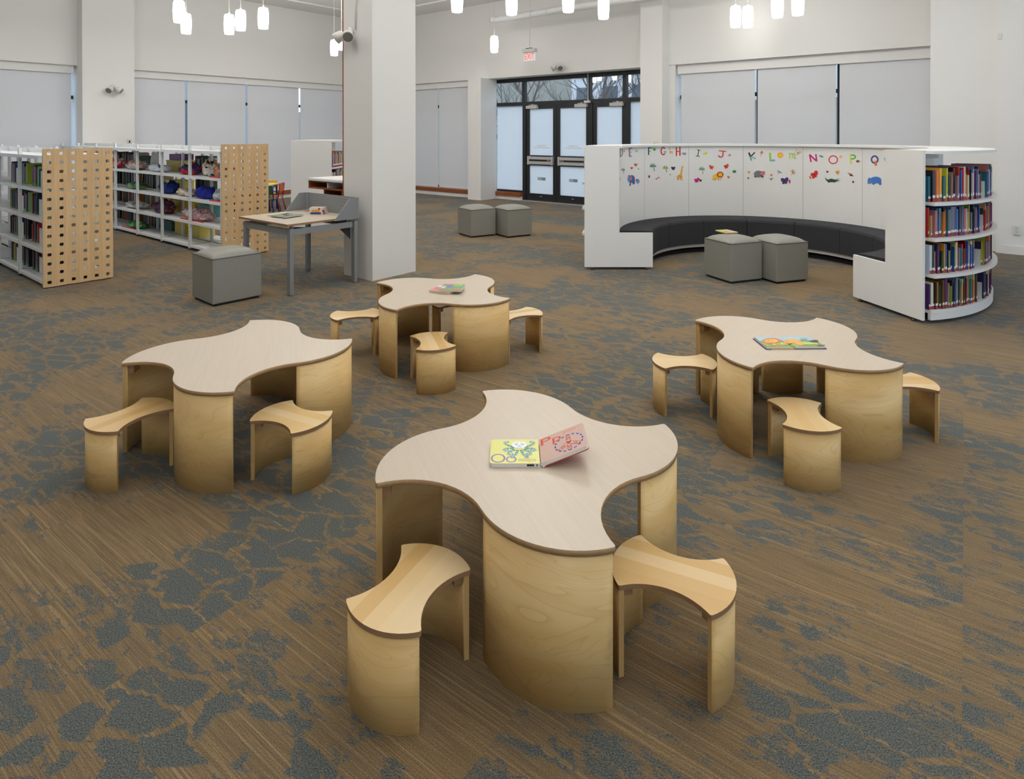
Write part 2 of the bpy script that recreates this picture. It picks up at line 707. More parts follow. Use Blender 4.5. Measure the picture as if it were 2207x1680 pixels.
# door wall (plane v = 0)
struct(rbox('wall_right', M_WALL, [
    (0, 8.64, -0.55, 0, HZ, CEIL), (9.1, UMAX, -0.35, 0, HZ, CEIL),
    (0, 3.96, -0.35, -0.02, 0, SILL), (9.1, 13.45, -0.35, -0.02, 0, SILL),
    (4.3, 5.14, -0.45, -0.30, 0, SILL), (14.2, UMAX, -0.35, 0.80, 0, CEIL), (-0.35, 0.0, -0.55, 0.0, 0, CEIL)]))
struct(rbox('wall_back', M_WALL, [(-0.4, UMAX, VMAX, VMAX + 0.2, 0, CEIL)]))
struct(rbox('wall_end', M_WALL, [(UMAX, UMAX + 0.2, -0.6, VMAX, 0, 0.3), (UMAX, UMAX + 0.2, -0.6, VMAX, 3.2, CEIL)] + [(UMAX, UMAX + 0.2, v - 0.3, v + 0.3, 0.3, 3.2) for v in (0, 4.5, 9, 13.5, 17.2)]))
# piers standing proud of the walls
p = struct(rbox('wall_pier', M_WALL, [(-0.35, 0.30, 6.40, 7.32, 0, CEIL)]))
p = struct(rbox('wall_pier', M_WALL, [(3.96, 4.385, -0.30, 0.285, 0, HZ)]))
p = struct(rbox('wall_pier', M_WALL, [(8.637, 9.10, -0.50, 0.30, 0, CEIL), (9.10, 9.22, -0.30, -0.02, 0, HZ)]))
p = struct(rbox('wall_pier', M_WALL, [(13.45, 14.20, -0.35, 0.71, 0, CEIL)]))
# rust coloured rails and skirtings
struct(rbox('trim_1', M_RUST, [(0.0, 0.17, 0.0, 6.40, SILL, 0.185)]))
struct(rbox('trim_2', M_RUST, [(0.17, 3.96, -0.2, 0.02, SILL, 0.185)]))
struct(rbox('trim_3', M_RUST, [(4.385, 5.16, -0.40, -0.25, SILL, 0.185)]))
struct(rbox('trim_4', M_RUST, [(9.22, 13.45, -0.2, 0.02, SILL, 0.185)]))
struct(rbox('trim_5', M_RUST, [(0.0, 0.17, 7.32, 13.0, SILL, 0.185)]))
struct(rbox('baseboard_left', M_TRIMW, [(0.12, 0.135, 0.14, 6.40, 0, SILL - 0.01), (0.12, 0.135, 7.32, 13.0, 0, SILL - 0.01)]))
struct(rbox('baseboard_right', M_TRIMW, [(0.135, 3.96, -0.02, -0.005, 0, SILL - 0.01), (14.285, UMAX, 0.80, 0.815, 0, 0.115)]))
# blind pelmets under the lintels
struct(rbox('trim_6', M_TRIMW, [(-0.14, -0.06, 0.0, 6.40, 2.80, HZ)]))
struct(rbox('trim_7', M_TRIMW, [(-0.14, -0.06, 7.36, 13.0, 2.80, HZ)]))
struct(rbox('trim_8', M_TRIMW, [(0.0, 3.96, -0.14, -0.06, 2.80, HZ)]))
struct(rbox('trim_9', M_TRIMW, [(9.24, 13.45, -0.16, -0.08, 2.775, HZ)]))
# narrow lip running round the ceiling
struct(rbox('trim_10', M_CEIL, [(0.95, 1.0, 0.95, 14, CEIL - 0.03, CEIL), (0.95, 13, 0.90, 0.95, CEIL - 0.03, CEIL)]))

# free standing column
struct(rbox('column', M_COLUMN, [(8.486, 9.0, 6.69, 7.154, 0, CEIL)]))
struct(rbox('column_fin', M_COLUMN, [(8.60, 8.995, 6.525, 6.688, 0, CEIL)]))
tag(rbox('wood_cladding', M_RUST, [(8.458, 8.484, 6.54, 7.15, 0.55, CEIL - 0.01)]), 'tall reddish brown wood board edging the left side of the white column', 'panel')


# windows: frames with a pane, blinds hang in front of them
def window(n, along, a0, a1, off, mull, jamb=0.05):
    fr = MB()

    def bx(b, s0, s1, d0, d1, z0, z1):
        if along == 'v':
            b.box(d0, d1, -s1, -s0, z0, z1)
        else:
            b.box(s0, s1, -d1, -d0, z0, z1)
    d0, d1 = off - 0.06, off
    bx(fr, a0, a1, d0, d1, SILL + 0.085, SILL + 0.14)
    bx(fr, a0, a1, d0, d1, 2.30, 2.37)
    bx(fr, a0, a1, d0, d1, HZ - 0.06, HZ)
    for s in mull:
        bx(fr, s - 0.03, s + 0.03, d0, d1, SILL + 0.14, 2.30)
        bx(fr, s - 0.03, s + 0.03, d0, d1, 2.37, HZ - 0.06)
    o = struct(fr.build('window_%d' % n, M_BLACK, None, ROOM, ANG))
    g = MB()
    bx(g, a0, a1, off - 0.036, off - 0.03, SILL + 0.14, HZ - 0.06)
    g.build('glass_pane', M_GLASS, o)


window(1, 'v', 7.32, 12.9, -0.24, (8.8, 10.2, 11.6))
window(2, 'v', 0.1, 6.40, -0.24, (1.075, 2.415, 3.845, 5.255))
window(3, 'u', 0.1, 3.95, -0.24, (1.2, 2.45))
window(4, 'u', 9.22, 13.45, -0.27, (10.73, 12.07))


def blind(along, a0, a1, off, label, z1=2.83):
    b = MB()
    if along == 'v':
        b.box(off - 0.002, off + 0.002, -a1, -a0, 0.215, z1)
    else:
        b.box(a0, a1, -off - 0.002, -off + 0.002, 0.215, z1)
    o = b.build('roller_blind', M_BLIND, None, ROOM, ANG)
    tag(o, label, 'blind', 'closed roller blinds')
    t = MB()
    if along == 'v':
        t.box(off - 0.008, off + 0.008, -a1 + 0.005, -a0 - 0.005, 0.20, 0.225)
    else:
        t.box(a0 + 0.005, a1 - 0.005, -off - 0.008, -off + 0.008, 0.20, 0.225)
    t.build('hem_bar', M_TRIMW, o)


blind('v', 7.40, 8.95, -0.10, 'closed grey roller blind left of the wall pier, above the nearer shelving')
blind('v', 5.225, 6.38, -0.10, 'closed pale roller blind immediately right of the wall pier')
blind('v', 3.815, 5.175, -0.10, 'closed pale roller blind second from the pier on the left wall')
blind('v', 2.38, 3.765, -0.10, 'closed pale roller blind third from the pier, above the farther perforated panel')
blind('v', 0.95, 2.33, -0.10, 'closed pale roller blind behind the white bookcase, just left of the column')
blind('u', 0.2, 2.51, -0.10, 'closed pale roller blind just right of the white column')
blind('u', 2.56, 3.95, -0.10, 'closed pale roller blind between the column and the entrance doors')
blind('u', 9.305, 10.715, -0.12, 'closed pale roller blind above the reading nook, leftmost of three')
blind('u', 10.765, 12.05, -0.12, 'closed pale roller blind above the reading nook, middle of three', 2.80)
blind('u', 12.105, 13.44, -0.12, 'closed pale roller blind above the reading nook, rightmost of three', 2.80)

# ------------------------------------------------------------------ entrance
DV = -0.38          # door plane


def dbox(name, m, boxes, parent=None, bevel=0.0):
    return rbox(name, m, [(a, b, DV + c, DV + d, e, f) for a, b, c, d, e, f in boxes], parent, bevel)


fr = struct(dbox('door_frame', M_BLACK, [
    (4.30, 8.62, -0.10, 0.0, 2.865, 2.945), (4.30, 8.62, -0.10, 0.0, 2.29, 2.375),
    (5.14, 5.24, -0.10, 0.0, 0, 2.29), (7.03, 7.11, -0.10, 0.0, 0, 2.29), (7.935, 8.03, -0.10, 0.0, 0, 2.29),
    (5.12, 5.20, -0.10, 0.0, 2.375, 2.865), (6.97, 7.05, -0.10, 0.0, 2.375, 2.865), (7.86, 7.95, -0.10, 0.0, 2.375, 2.865),
    (4.30, 5.14, -0.10, 0.0, 0.185, 0.23), (8.03, 8.62, -0.10, 0.0, 0.0, 0.2)]))
for a, b in ((4.30, 5.12), (5.20, 6.97), (7.05, 7.86), (7.95, 8.62)):
    dbox('transom_pane', M_GLASS, [(a, b, -0.055, -0.048, 2.375, 2.865)], fr)
for a, b in ((4.30, 5.14), (8.03, 8.62)):
    dbox('frosted_sidelight', M_FROST, [(a, b, -0.055, -0.048, 0.2, 2.29)], fr)
struct(dbox('threshold', M_SILVER, [(5.14, 8.03, -0.08, 0.10, 0.0, 0.014)]))
struct(rbox('trim_11', M_WALL, [(4.385, 8.637, -0.55, -0.485, HZ - 0.02, HZ + 0.02)]))


def door(n, u0, u1, hinge, label):
    lf = struct(dbox('door_%d' % n, M_BLACK, [
        (u0, u0 + 0.09, -0.075, -0.02, 0.016, 2.285), (u1 - 0.095, u1, -0.075, -0.02, 0.016, 2.285),
        (u0 + 0.09, u1 - 0.095, -0.075, -0.02, 2.20, 2.285), (u0 + 0.09, u1 - 0.095, -0.075, -0.02, 0.016, 0.185),
        (u0 + 0.09, u1 - 0.095, -0.075, -0.02, 0.855, 1.095)]))
    dbox('frosted_pane', M_FROST, [(u0 + 0.09, u1 - 0.095, -0.05, -0.044, 1.095, 2.20)], lf)
    dbox('frosted_pane', M_FROST, [(u0 + 0.09, u1 - 0.095, -0.05, -0.044, 0.185, 0.855)], lf)
    a, b = u0 + 0.075, u1 - 0.06
    pb = dbox('push_bar', M_SILVER, [(a, a + 0.05, -0.018, 0.05, 0.875, 1.075), (b - 0.05, b, -0.018, 0.05, 0.875, 1.075),
                                     (a + 0.05, b - 0.065, -0.015, 0.04, 1.0, 1.065), (a + 0.05, b - 0.065, -0.015, 0.04, 0.885, 0.955)], lf)
    dbox('black_strip', M_DARK, [(a + 0.05, b - 0.055, -0.015, 0.036, 0.957, 0.998)], pb)
    t = MB()
    ut = (b - 0.17) if n == 1 else (a + 0.06)
    add_text(t, 'PUSH', lambda x, y: (ut + x, -(DV + 0.0375), 0.965 + y), 0.036, width=0.10)
    t.build('push_lettering', M_WHITELABEL, pb)
    t = MB()
    um = (u0 + u1) / 2
    add_text(t, 'Emergency Exit Only', lambda x, y: (um + x, -(DV - 0.041), 1.315 + y), 0.045, anchor='center', width=0.24)
    add_text(t, 'Door Alarmed: Will Sound If Opened', lambda x, y: (um + x, -(DV - 0.041), 1.265 + y), 0.045, anchor='center', width=0.43)
    t.build('warning_lettering', flat((205, 160, 120)), lf)
    s = dbox('glass_sticker', flat((172, 184, 194)), [(um - 0.115, um, -0.043, -0.041, 0.505, 0.575)], lf)
    dbox('sticker_half', flat((132, 150, 164)), [(um, um + 0.115, -0.043, -0.041, 0.505, 0.575)], s)
    uc = u0 + 0.04 if hinge == 'l' else u1 - 0.36
    cl = dbox('door_closer', M_CLOSER, [(uc, uc + 0.32, -0.02, 0.055, 2.205, 2.275)], lf)
    dbox('closer_arm', M_CLOSER, [(uc + 0.06, uc + 0.30, 0.0, 0.02, 2.283, 2.297), (uc + 0.16, uc + 0.2, 0.0, 0.04, 2.276, 2.31)], cl)
    dbox('floor_bolt_plate', M_SILVER, [(um - 0.03, um + 0.03, -0.019, -0.016, 0.115, 0.13)], lf)
    return lf


door(1, 5.242, 6.122, 'l', '')
door(2, 6.128, 7.028, 'r', '')
door(3, 7.112, 7.933, 'r', '')
d = thing('motion_detector', 'small white detector at the foot of a thin conduit above the middle door', 'detector', ROOM, ANG)
dbox('detector_box', M_PLASTIC, [(6.93, 7.07, 0.003, 0.07, 2.295, 2.345)], d)
dbox('conduit', M_PLASTIC, [(6.995, 7.01, 0.003, 0.018, 2.345, 2.945)], d)

# ------------------------------------------------------------------ pipe near the ceiling
b = MB()
pz = 4.22
b.tube([(5.0, -0.62, pz), (5.06, -0.62, pz), (13.3, -0.62, pz)], [0.055, 0.075, 0.075], 14)
b.tube([(6.6, -0.62, pz), (6.64, -0.62, pz)], 0.082, 14)
pp = b.build('ceiling_pipe', M_STEELW, None, ROOM, ANG)
tag(pp, 'white round pipe running along the upper wall above the doors', 'pipe')
for u in (7.0, 9.4):
    MB().tube([(u, -0.62, pz + 0.07), (u, -0.62, CEIL)], 0.006, 6).build('hanger_rod', M_SILVER, pp)


# ------------------------------------------------------------------ pendant lamps
def pendant(x, y, label, zb=3.4, h=0.355):
    t = thing('pendant_lamp', label, 'lamp', (x, y, zb), 0, 'white barrel pendant lamps')
    b = MB()
    b.lathe([(0.02, 0.0), (0.075, 0.0), (0.079, 0.012), (0.086, 0.09), (0.09, 0.18), (0.087, 0.27), (0.08, h - 0.02), (0.07, h), (0.02, h)], 24)
    b.build('lamp_shade', M_PENDANT, t)
    MB().lathe([(0.018, h), (0.016, h + 0.03), (0.006, h + 0.06)], 12).build('cord_grip', M_PLASTIC, t)
    MB().tube([(0, 0, h + 0.05), (0, 0, CEIL - zb - 0.02)], 0.004, 6).build('cord', M_PLASTIC, t)
    MB().lathe([(0.05, CEIL - zb - 0.03), (0.06, CEIL - zb - 0.002)], 16).build('ceiling_rose', M_PLASTIC, t)


for x, y, lb in (
    (-5.38, 10.08, 'lit white pendant lamp at far left, left of the overlapping pair'),
    (-5.84, 11.18, 'lit white pendant lamp at far left, lower right of the overlapping pair'),
    (-5.10, 11.25, 'lit white pendant lamp hanging lowest in the left trio before the wall'),
    (-4.72, 10.85, 'lit white pendant lamp in the middle of the left trio'),
    (-4.25, 10.66, 'lit white pendant lamp at the right of the left trio'),
    (-4.08, 14.31, 'lit white pendant lamp beneath the floodlight left of the column'),
    (-3.65, 13.36, 'lit white pendant lamp half hidden by the edge of the column'),
    (-0.81, 9.20, 'lit white pendant lamp cut by the top edge, nearest right of column'),
    (-0.39, 13.74, 'small lit white pendant lamp hanging alone left of the exit sign'),
    (-0.005, 9.41, 'lit white pendant lamp cut by the top edge, above the lone small lamp'),
    (0.83, 9.20, 'lit white pendant lamp cut by the top edge, left of the door pier lamp'),
    (1.43, 9.75, 'lit white pendant lamp hanging over the right door pier'),
    (3.77, 10.52, 'lit white pendant lamp, left of the touching pair over the nook'),
    (3.98, 10.53, 'lit white pendant lamp, right of the touching pair over the nook'),
    (4.10, 9.64, 'lit white pendant lamp cut by the top edge, just right of touching pair'),
    (4.33, 9.45, 'lit white pendant lamp cut by the top edge, rightmost of all'),
):
    pendant(x, y, lb)

# ------------------------------------------------------------------ exit sign, floodlights, small wall devices
es = thing('exit_sign', 'hanging exit sign with red letters above the black entrance doors', 'sign', W(6.19, 0.70, 3.19), ANG)
MB().box(-0.17, 0.17, -0.05, 0.05, 0.185, 0.262).build('housing', M_CLOSER, es, bevel=0.006)
MB().box(-0.155, 0.155, -0.008, 0.008, 0.0, 0.185).build('sign_panel', mat('sign_acrylic', (0.75, 0.73, 0.72, 1), 0.1, emit=(1, 0.9, 0.88, 1), estr=0.18), es)
t = MB()
add_text(t, 'EXIT', lambda x, y: (x, -0.0095, 0.035 + y), 0.19, anchor='center', width=0.25)
t.build('exit_lettering', mat('exit_red', srgb(235, 60, 25), 0.4, emit=srgb(240, 50, 20), estr=0.55), es)
MB().box(-0.08, 0.08, -0.045, 0.045, 0.262, 0.275).build('canopy', M_DARK, es)
MB().tube([(0, 0, 0.275), (0, 0, CEIL - 3.19)], 0.006, 6).build('suspension_rod', M_PLASTIC, es)


def floodlight(loc, rot, label, k=1.0):
    """twin lamp heads on a wall plate; local +y points into the wall"""
    t = thing('emergency_light', label, 'light', loc, rot, 'twin head emergency lights')
    MB().lathe([(0.05 * k, -0.02 * k), (0.055 * k, 0.0), (0.04 * k, 0.02 * k)], 14).build('wall_plate', M_PLASTIC, t)
    t.children[0].rotation_euler = (pi / 2, 0, 0)
    t.children[0].location = (0, -0.02 * k, 0)
    for s in (-1, 1):
        d = Vector((0.62 * s, -0.5, -0.5)).normalized()
        base = Vector((0.015 * s * k, -0.04 * k, 0.0))
        h = MB()
        pts = [base, base + d * 0.03 * k, base + d * 0.06 * k, base + d * 0.15 * k]
        h.tube(pts, [0.018 * k, 0.02 * k, 0.055 * k, 0.068 * k], 8)
        hd = h.build('lamp_head', M_PLASTIC, t)
        l = MB()
        l.tube([base + d * 0.150 * k, base + d * 0.153 * k], 0.057 * k, 10)
        l.build('lens', M_LENS, hd)
    return t


# column: on its left hand face, looking out along +v
floodlight(W(8.64, 7.17, 2.74), ANG, 'large white twin floodlight fixed high on the left face of the column', 1.0)
floodlight(W(0.315, 6.80, 2.54), ANG + pi / 2, 'white twin floodlight on the wall pier at left')
floodlight(W(6.49, 0.015, 3.13), ANG, 'white twin floodlight on the wall over the entrance doors')
cd = MB()
cd.tube([(8.72, -7.165, 2.76), (8.725, -7.165, 3.05), (8.735, -7.165, 3.08), (8.735, -7.165, CEIL)], 0.009, 8)
tag(cd.build('conduit', M_PLASTIC, None, ROOM, ANG), 'thin white conduit running up the column above its floodlight', 'conduit')
sn = thing('wall_sensor', 'small white sensor under a conduit at upper right of the wall', 'sensor', W(14.212, 0.76, 2.9), ANG)
MB().box(-0.0, 0.05, -0.05, 0.03, -0.03, 0.06).build('sensor_body', M_PLASTIC, sn, bevel=0.01)
MB().tube([(0.03, 0.0, 0.06), (0.03, 0.0, CEIL - 2.9)], 0.009, 8).build('conduit', M_PLASTIC, sn)
ol = thing('wall_outlet', 'white double power outlet low on the right hand wall', 'outlet', W(14.42, 0.812, 0.325), ANG)
MB().box(-0.038, 0.038, -0.008, 0.004, -0.06, 0.06).build('cover_plate', M_PLASTIC, ol)
for z in (-0.025, 0.025):
    MB().box(-0.016, 0.016, -0.0105, -0.007, z - 0.017, z + 0.017).build('socket', M_CLOSER, ol)
sw = thing('wall_switch', 'small white switch box on the left wall pier above the shelving', 'switch', W(0.305, 6.50, 1.44), ANG + pi / 2)
MB().box(-0.04, 0.04, -0.012, 0.004, -0.06, 0.06).build('cover_plate', M_PLASTIC, sw)
MB().box(-0.012, 0.012, -0.02, -0.01, -0.02, 0.03).build('rocker', M_DARK, sw)
sw = thing('wall_switch', 'small white switch box on the door pier above the reading nook', 'switch', W(8.97, 0.302, 1.42), ANG)
MB().box(-0.05, 0.05, -0.02, 0.0, -0.03, 0.04).build('cover_plate', M_PLASTIC, sw)
MB().box(-0.03, -0.005, -0.025, -0.018, -0.02, 0.01).build('rocker', M_CLOSER, sw)

# ================================================================== OUTDOORS
g = MB()
N = 24
def hz(x, y):
    d = -(CORNER - Vector((x, y))).dot(Vector((-EV.x, -EV.y)))   # distance beyond the door wall
    return -0.05 + max(0.0, d - 9.0) * 0.28 + 0.3 * sin(x * 0.5) * sin(y * 0.37) * (1 if d > 12 else 0)
pts = []
for j in range(N + 1):
    for i in range(N + 1):
        p_ = CORNER + EU * (-40 + 90 * i / N) - EV * (0.62 + 45 * j / N)
        d_ = 0.62 + 45 * j / N
        pts.append((p_.x, p_.y, -0.04 + max(0.0, d_ - 8.0) * 0.26))
for j in range(N):
    for i in range(N):
        a = j * (N + 1) + i
        g.quad([pts[a], pts[a + 1], pts[a + N + 2], pts[a + N + 1]])
M_GROUND = painted('winter_ground', srgb(120, 118, 108), 0.95, 0.2, 3)
struct(g.build('ground', M_GROUND))
g = MB()
g.quad([W(-40, -0.62, -0.05), W(-0.42, -0.62, -0.05), W(-0.42, 30, -0.05), W(-40, 30, -0.05)][::-1])
struct(g.build('pavement', painted('pale_concrete', srgb(150, 150, 148), 0.9)))

M_BARK = mat('grey_bark', srgb(104, 98, 96), 0.9)


def tree(x, y, z, h, seed, label, spread=0.5):
    rnd = random.Random(seed)
    b = MB()

    def grow(p, d, L, r, lev):
        n = 3
        pts = [p]
        dd = d.copy()
        for k in range(n):
            dd = (dd + Vector((rnd.uniform(-1, 1), rnd.uniform(-1, 1), rnd.uniform(-0.2, 0.5))) * 0.16).normalized()
            pts.append(pts[-1] + dd * L / n)
        b.tube(pts, [r * (1 - 0.45 * k / n) for k in range(n + 1)], 5 if lev > 1 else 7, cap=False)
        if lev < 5:
            for k in range(3 if lev < 4 else 2):
                q = pts[-1] if k == 0 else pts[1 + (k % 2)]
                nd = (dd + Vector((rnd.uniform(-1, 1), rnd.uniform(-1, 1), rnd.uniform(-0.3, 0.7))) * (0.55 + spread * 0.5)).normalized()
                grow(q, nd, L * rnd.uniform(0.62, 0.82), r * 0.55, lev + 1)
    grow(Vector((0, 0, 0)), Vector((rnd.uniform(-.2, .2), rnd.uniform(-.2, .2), 1)).normalized(), h * 0.3, h * 0.018, 0)
    o = b.build('bare_tree', M_BARK, None, (x, y, z))
    tag(o, label, 'tree', 'bare trees beyond the doors')


for (u, dv, h, sd, lb) in (
    (-2.2, 9.0, 6.0, 3, 'bare grey tree outside, seen through the leftmost transom pane'),
    (-1.0, 7.0, 5.2, 11, 'thick bare tree outside at the left of the wide transom pane'),
    (0.6, 10.5, 6.6, 5, 'slender bare tree outside behind the middle of the wide transom'),
    (2.6, 7.4, 5.6, 8, 'forked dark bare tree outside behind the narrow transom pane'),
    (4.2, 9.2, 6.2, 21, 'bare tree outside seen through the rightmost transom pane'),
    (-4.6, 14.0, 7.0, 31, 'bare tree farther back on the slope, behind the leftmost transom pane'),
    (-1.6, 15.0, 7.4, 37, 'bare tree farther back on the slope, behind the wide transom pane'),
    (3.4, 13.4, 6.0, 41, 'bare tree farther back before the pale building, behind the narrow transom'),
):
    pz_ = W(u, -dv)
    tree(pz_.x, pz_.y, -0.04 + max(0.0, dv - 8.0) * 0.26, h, sd, lb, 0.8)

bl = thing('building', 'pale apartment building beyond the trees, seen through the door transoms', 'building', W(-3.6, -25, 2.0), ANG)
MB().box(-3.6, 12, -4, 4, -1, 9).build('wall', painted('pale_render', srgb(226, 226, 230), 0.9), bl)
MB().box(-4.0, 12.4, -4.4, 4.4, 9, 9.4).build('roof', flat((120, 122, 130), 0.8), bl)
for j in range(3):
    for i in range(8):
        x = -3.2 + i * 1.9
        w_ = MB().box(x, x + 0.95, -4.06, -3.9, 0.1 + j * 1.5, 0.95 + j * 1.5).build('window', flat((96, 108, 124), 0.2), bl)
        MB().box(x - 0.06, x + 1.01, -4.1, -4.0, 0.04 + j * 1.5, 0.1 + j * 1.5).build('sill', flat((236, 236, 238), 0.8), w_)
bl = thing('building', 'long low street building outside the blinds of the left wall', 'building', W(-22, 8, 0), ANG)
MB().box(-4, 4, -14, 14, -0.05, 7.0).build('wall', painted('grey_render', srgb(170, 176, 186), 0.9), bl)
for i in range(7):
    MB().box(3.96, 4.05, -12 + i * 3.6, -10 + i * 3.6, 1, 3.2).build('window', flat((84, 100, 124), 0.2), bl)

# ================================================================== CHILDREN'S TABLES
T_H, T_T = 0.454, 0.0175


def quarter(r=1.0):
    """one quarter of the pinwheel outline from the tip on +x to the tip on +y"""
    conc = arc3((0.5504, 0.26), 0.2604, radians(273.2), radians(180), 14)
    conv = arc3((-0.0154, 0.26), 0.3054, 0.0, radians(87.1), 16)
    pts = conc + conv[1:]
    # soften the tip
    return pts


def outline4():
    out = []
    q = quarter()
    for k in range(4):
        a = k * pi / 2
        pts = [(x * cos(a) - y * sin(a), x * sin(a) + y * cos(a)) for x, y in q]
        out += pts[:-1]
    # round the four sharp tips a little
    n = len(out)
    res = []
    per = n // 4
    for i, p in enumerate(out):
        if i % per == 0:
            pr, nx = Vector(out[i - 1]), Vector(out[(i + 1) % n])
            P = Vector(p)
            d = 0.009
            A = P + (pr - P).normalized() * d
            B = P + (nx - P).normalized() * d
            for t in (0, 0.35, 0.65, 1.0):
                q_ = A.lerp(P, t).lerp(P.lerp(B, t), t)
                res.append((q_.x, q_.y))
        else:
            res.append(p)
    return res


TABLE_OUT = outline4()


def curved_panel(c, r_out, th, a0, a1, z0, z1, n=20):
    o = arc3(c, r_out, a0, a1, n)
    i = arc3(c, r_out - th, a1, a0, n)
    b = MB()
    m = n + 1
    k0 = len(b.v)
    for z in (z0, z1):
        b.v += [(x, y, z) for x, y in o] + [(x, y, z) for x, y in i]
    L = 2 * m
    for k in range(n):
        b.f.append((k, k + 1, L + k + 1, L + k)); b.m.append(0); b.s.append(True)
        b.f.append((m + k, m + k + 1, L + m + k + 1, L + m + k)); b.m.append(0); b.s.append(True)
        b.f.append((L + k, L + k + 1, L + 2 * m - 2 - k, L + 2 * m - 1 - k)); b.m.append(1); b.s.append(False)
        b.f.append((k + 1, k, 2 * m - 1 - k, 2 * m - 2 - k)); b.m.append(1); b.s.append(False)
    b.f.append((m - 1, m, L + m, L + m - 1)); b.m.append(1); b.s.append(False)
    b.f.append((2 * m - 1, 0, L, L + 2 * m - 1)); b.m.append(1); b.s.append(False)
    return b


def make_table(x, y, deg, sc, label):
    t = thing('pinwheel_table', label, 'table', (x, y, 0), radians(deg), 'low birch pinwheel tables')
    b = MB()
    b.prism([(px * sc, py * sc) for px, py in TABLE_OUT], T_H - T_T, T_H, 0, 1, 2, True)
    b.build('tabletop', [M_TOP, M_PLY, M_VEN], t)
    for k in range(4):
        a = k * pi / 2
        c = Vector((-0.0154 * sc, 0.26 * sc))
        cc = (c.x * cos(a) - c.y * sin(a), c.x * sin(a) + c.y * cos(a))
        lg = curved_panel(cc, 0.302 * sc, 0.018, a + radians(1), a + radians(85.5), 0.0, T_H - T_T).build('leg', [M_VEN, M_LEGEDGE], t)
        am = a + radians(76)
        cl = MB()
        cl.box(-0.05, 0.05, -0.03, 0.0, T_H - T_T - 0.045, T_H - T_T - 0.001)
        o = cl.build('cleat', M_PLYD, t, (cc[0] + 0.2825 * sc * cos(am), cc[1] + 0.2825 * sc * sin(am), 0), am - pi / 2)
        o.scale = (0.6, 1, 1)
    return t


make_table(0.078, 2.247, 112.0, 1.000, 'nearest low birch pinwheel table with the open alphabet book on it')
make_table(-1.425, 3.297, 109.7, 0.994, 'low birch pinwheel table at left with a bare top')
make_table(-0.529, 4.570, 66.5, 0.996, 'farthest low birch pinwheel table, before the white column, two small books on it')
make_table(1.541, 3.466, 49.2, 0.975, 'low birch pinwheel table at right with the open lion book on it')

S_H, S_T = 0.276, 0.0145


def stool_outline():
    h = 0.13
    sag = 0.052
    r = (h * h + sag * sag) / (2 * sag)
    a = math.asin(h / r)
    # convex right end
    ce = h - (r - sag)
    right = [(ce + r * cos(t), r * sin(t)) for t in [(-a + 2 * a * k / 14) for k in range(15)]]
    left = [(-x, -y) for x, y in right]
    top = [(r * sin(t), (h - sag) + r - r * cos(t)) for t in [(a - 2 * a * k / 14) for k in range(15)]]
    bot = [(-x, -y) for x, y in top]
    raw = [right, top, left, bot]
    out = []
    for seg, nxt in zip(raw, raw[1:] + raw[:1]):
        out += seg[1:-1]
        P = Vector(seg[-1])
        d = 0.007
        A = P + (Vector(seg[-2]) - P).normalized() * d
        B = P + (Vector(nxt[1]) - P).normalized() * d
        for t in (0, 0.35, 0.65, 1.0):
            q = A.lerp(P, t).lerp(P.lerp(B, t), t)
            out.append((q.x, q.y))
    return out, ce, r, a


S_OUT, S_CE, S_R, S_A = stool_outline()


def make_stool(x, y, deg, label):
    t = thing('hourglass_stool', label, 'stool', (x, y, 0), radians(deg), 'low birch hourglass stools')
    MB().prism(S_OUT, S_H - S_T, S_H, 0, 1, 2, False).build('seat', [M_STAVE, M_PLYD, M_VEN], t)
    for k in range(2):
        a = k * pi
        c = (S_CE * cos(a), S_CE * sin(a))
        curved_panel(c, S_R - 0.004, 0.016, a - S_A + 0.03, a + S_A - 0.03, 0.0, S_H - S_T, 14).build('leg', [M_VEN, M_LEGEDGE], t)
        for s in (-1, 1):
            aa = a + s * (S_A - 0.18)
            o = MB().box(-0.03, 0.0, -0.016, 0.016, S_H - S_T - 0.028, S_H - S_T - 0.001).build('cleat', M_PLYD, t, (c[0] + (S_R - 0.021) * cos(aa), c[1] + (S_R - 0.021) * sin(aa), 0), aa)
    return t


for x, y, d, lb in (
    (-0.299, 1.825, -116.4, 'nearest birch stool with strongly striped seat, front left of the nearest table'),
    (0.486, 1.877, -25.8, 'birch stool tucked against the right side of the nearest table'),
    (-1.806, 2.942, -118.5, 'birch stool at the left end of the bare left table'),
    (-1.034, 2.919, -27.0, 'birch stool in front of the right bay of the bare left table'),
    (-1.149, 4.578, 195.8, 'birch stool at the left side of the farthest table'),
    (-0.509, 3.985, -72.9, 'birch stool in front of the farthest table, end panel towards the camera'),
    (0.044, 4.600, 25.5, 'birch stool at the right side of the farthest table'),
    (-0.45, 4.90, 191.0, 'mostly hidden birch stool behind the farthest table'),
    (1.005, 3.628, 176.0, 'birch stool at the left side of the lion book table'),
    (1.378, 2.946, -97.7, 'birch stool in front of the lion book table'),
    (2.075, 3.335, -3.0, 'birch stool at the right side of the lion book table'),
    (1.700, 4.000, 82.0, 'birch stool behind the lion book table, seen between its legs'),
):
    make_stool(x, y, d, lb)


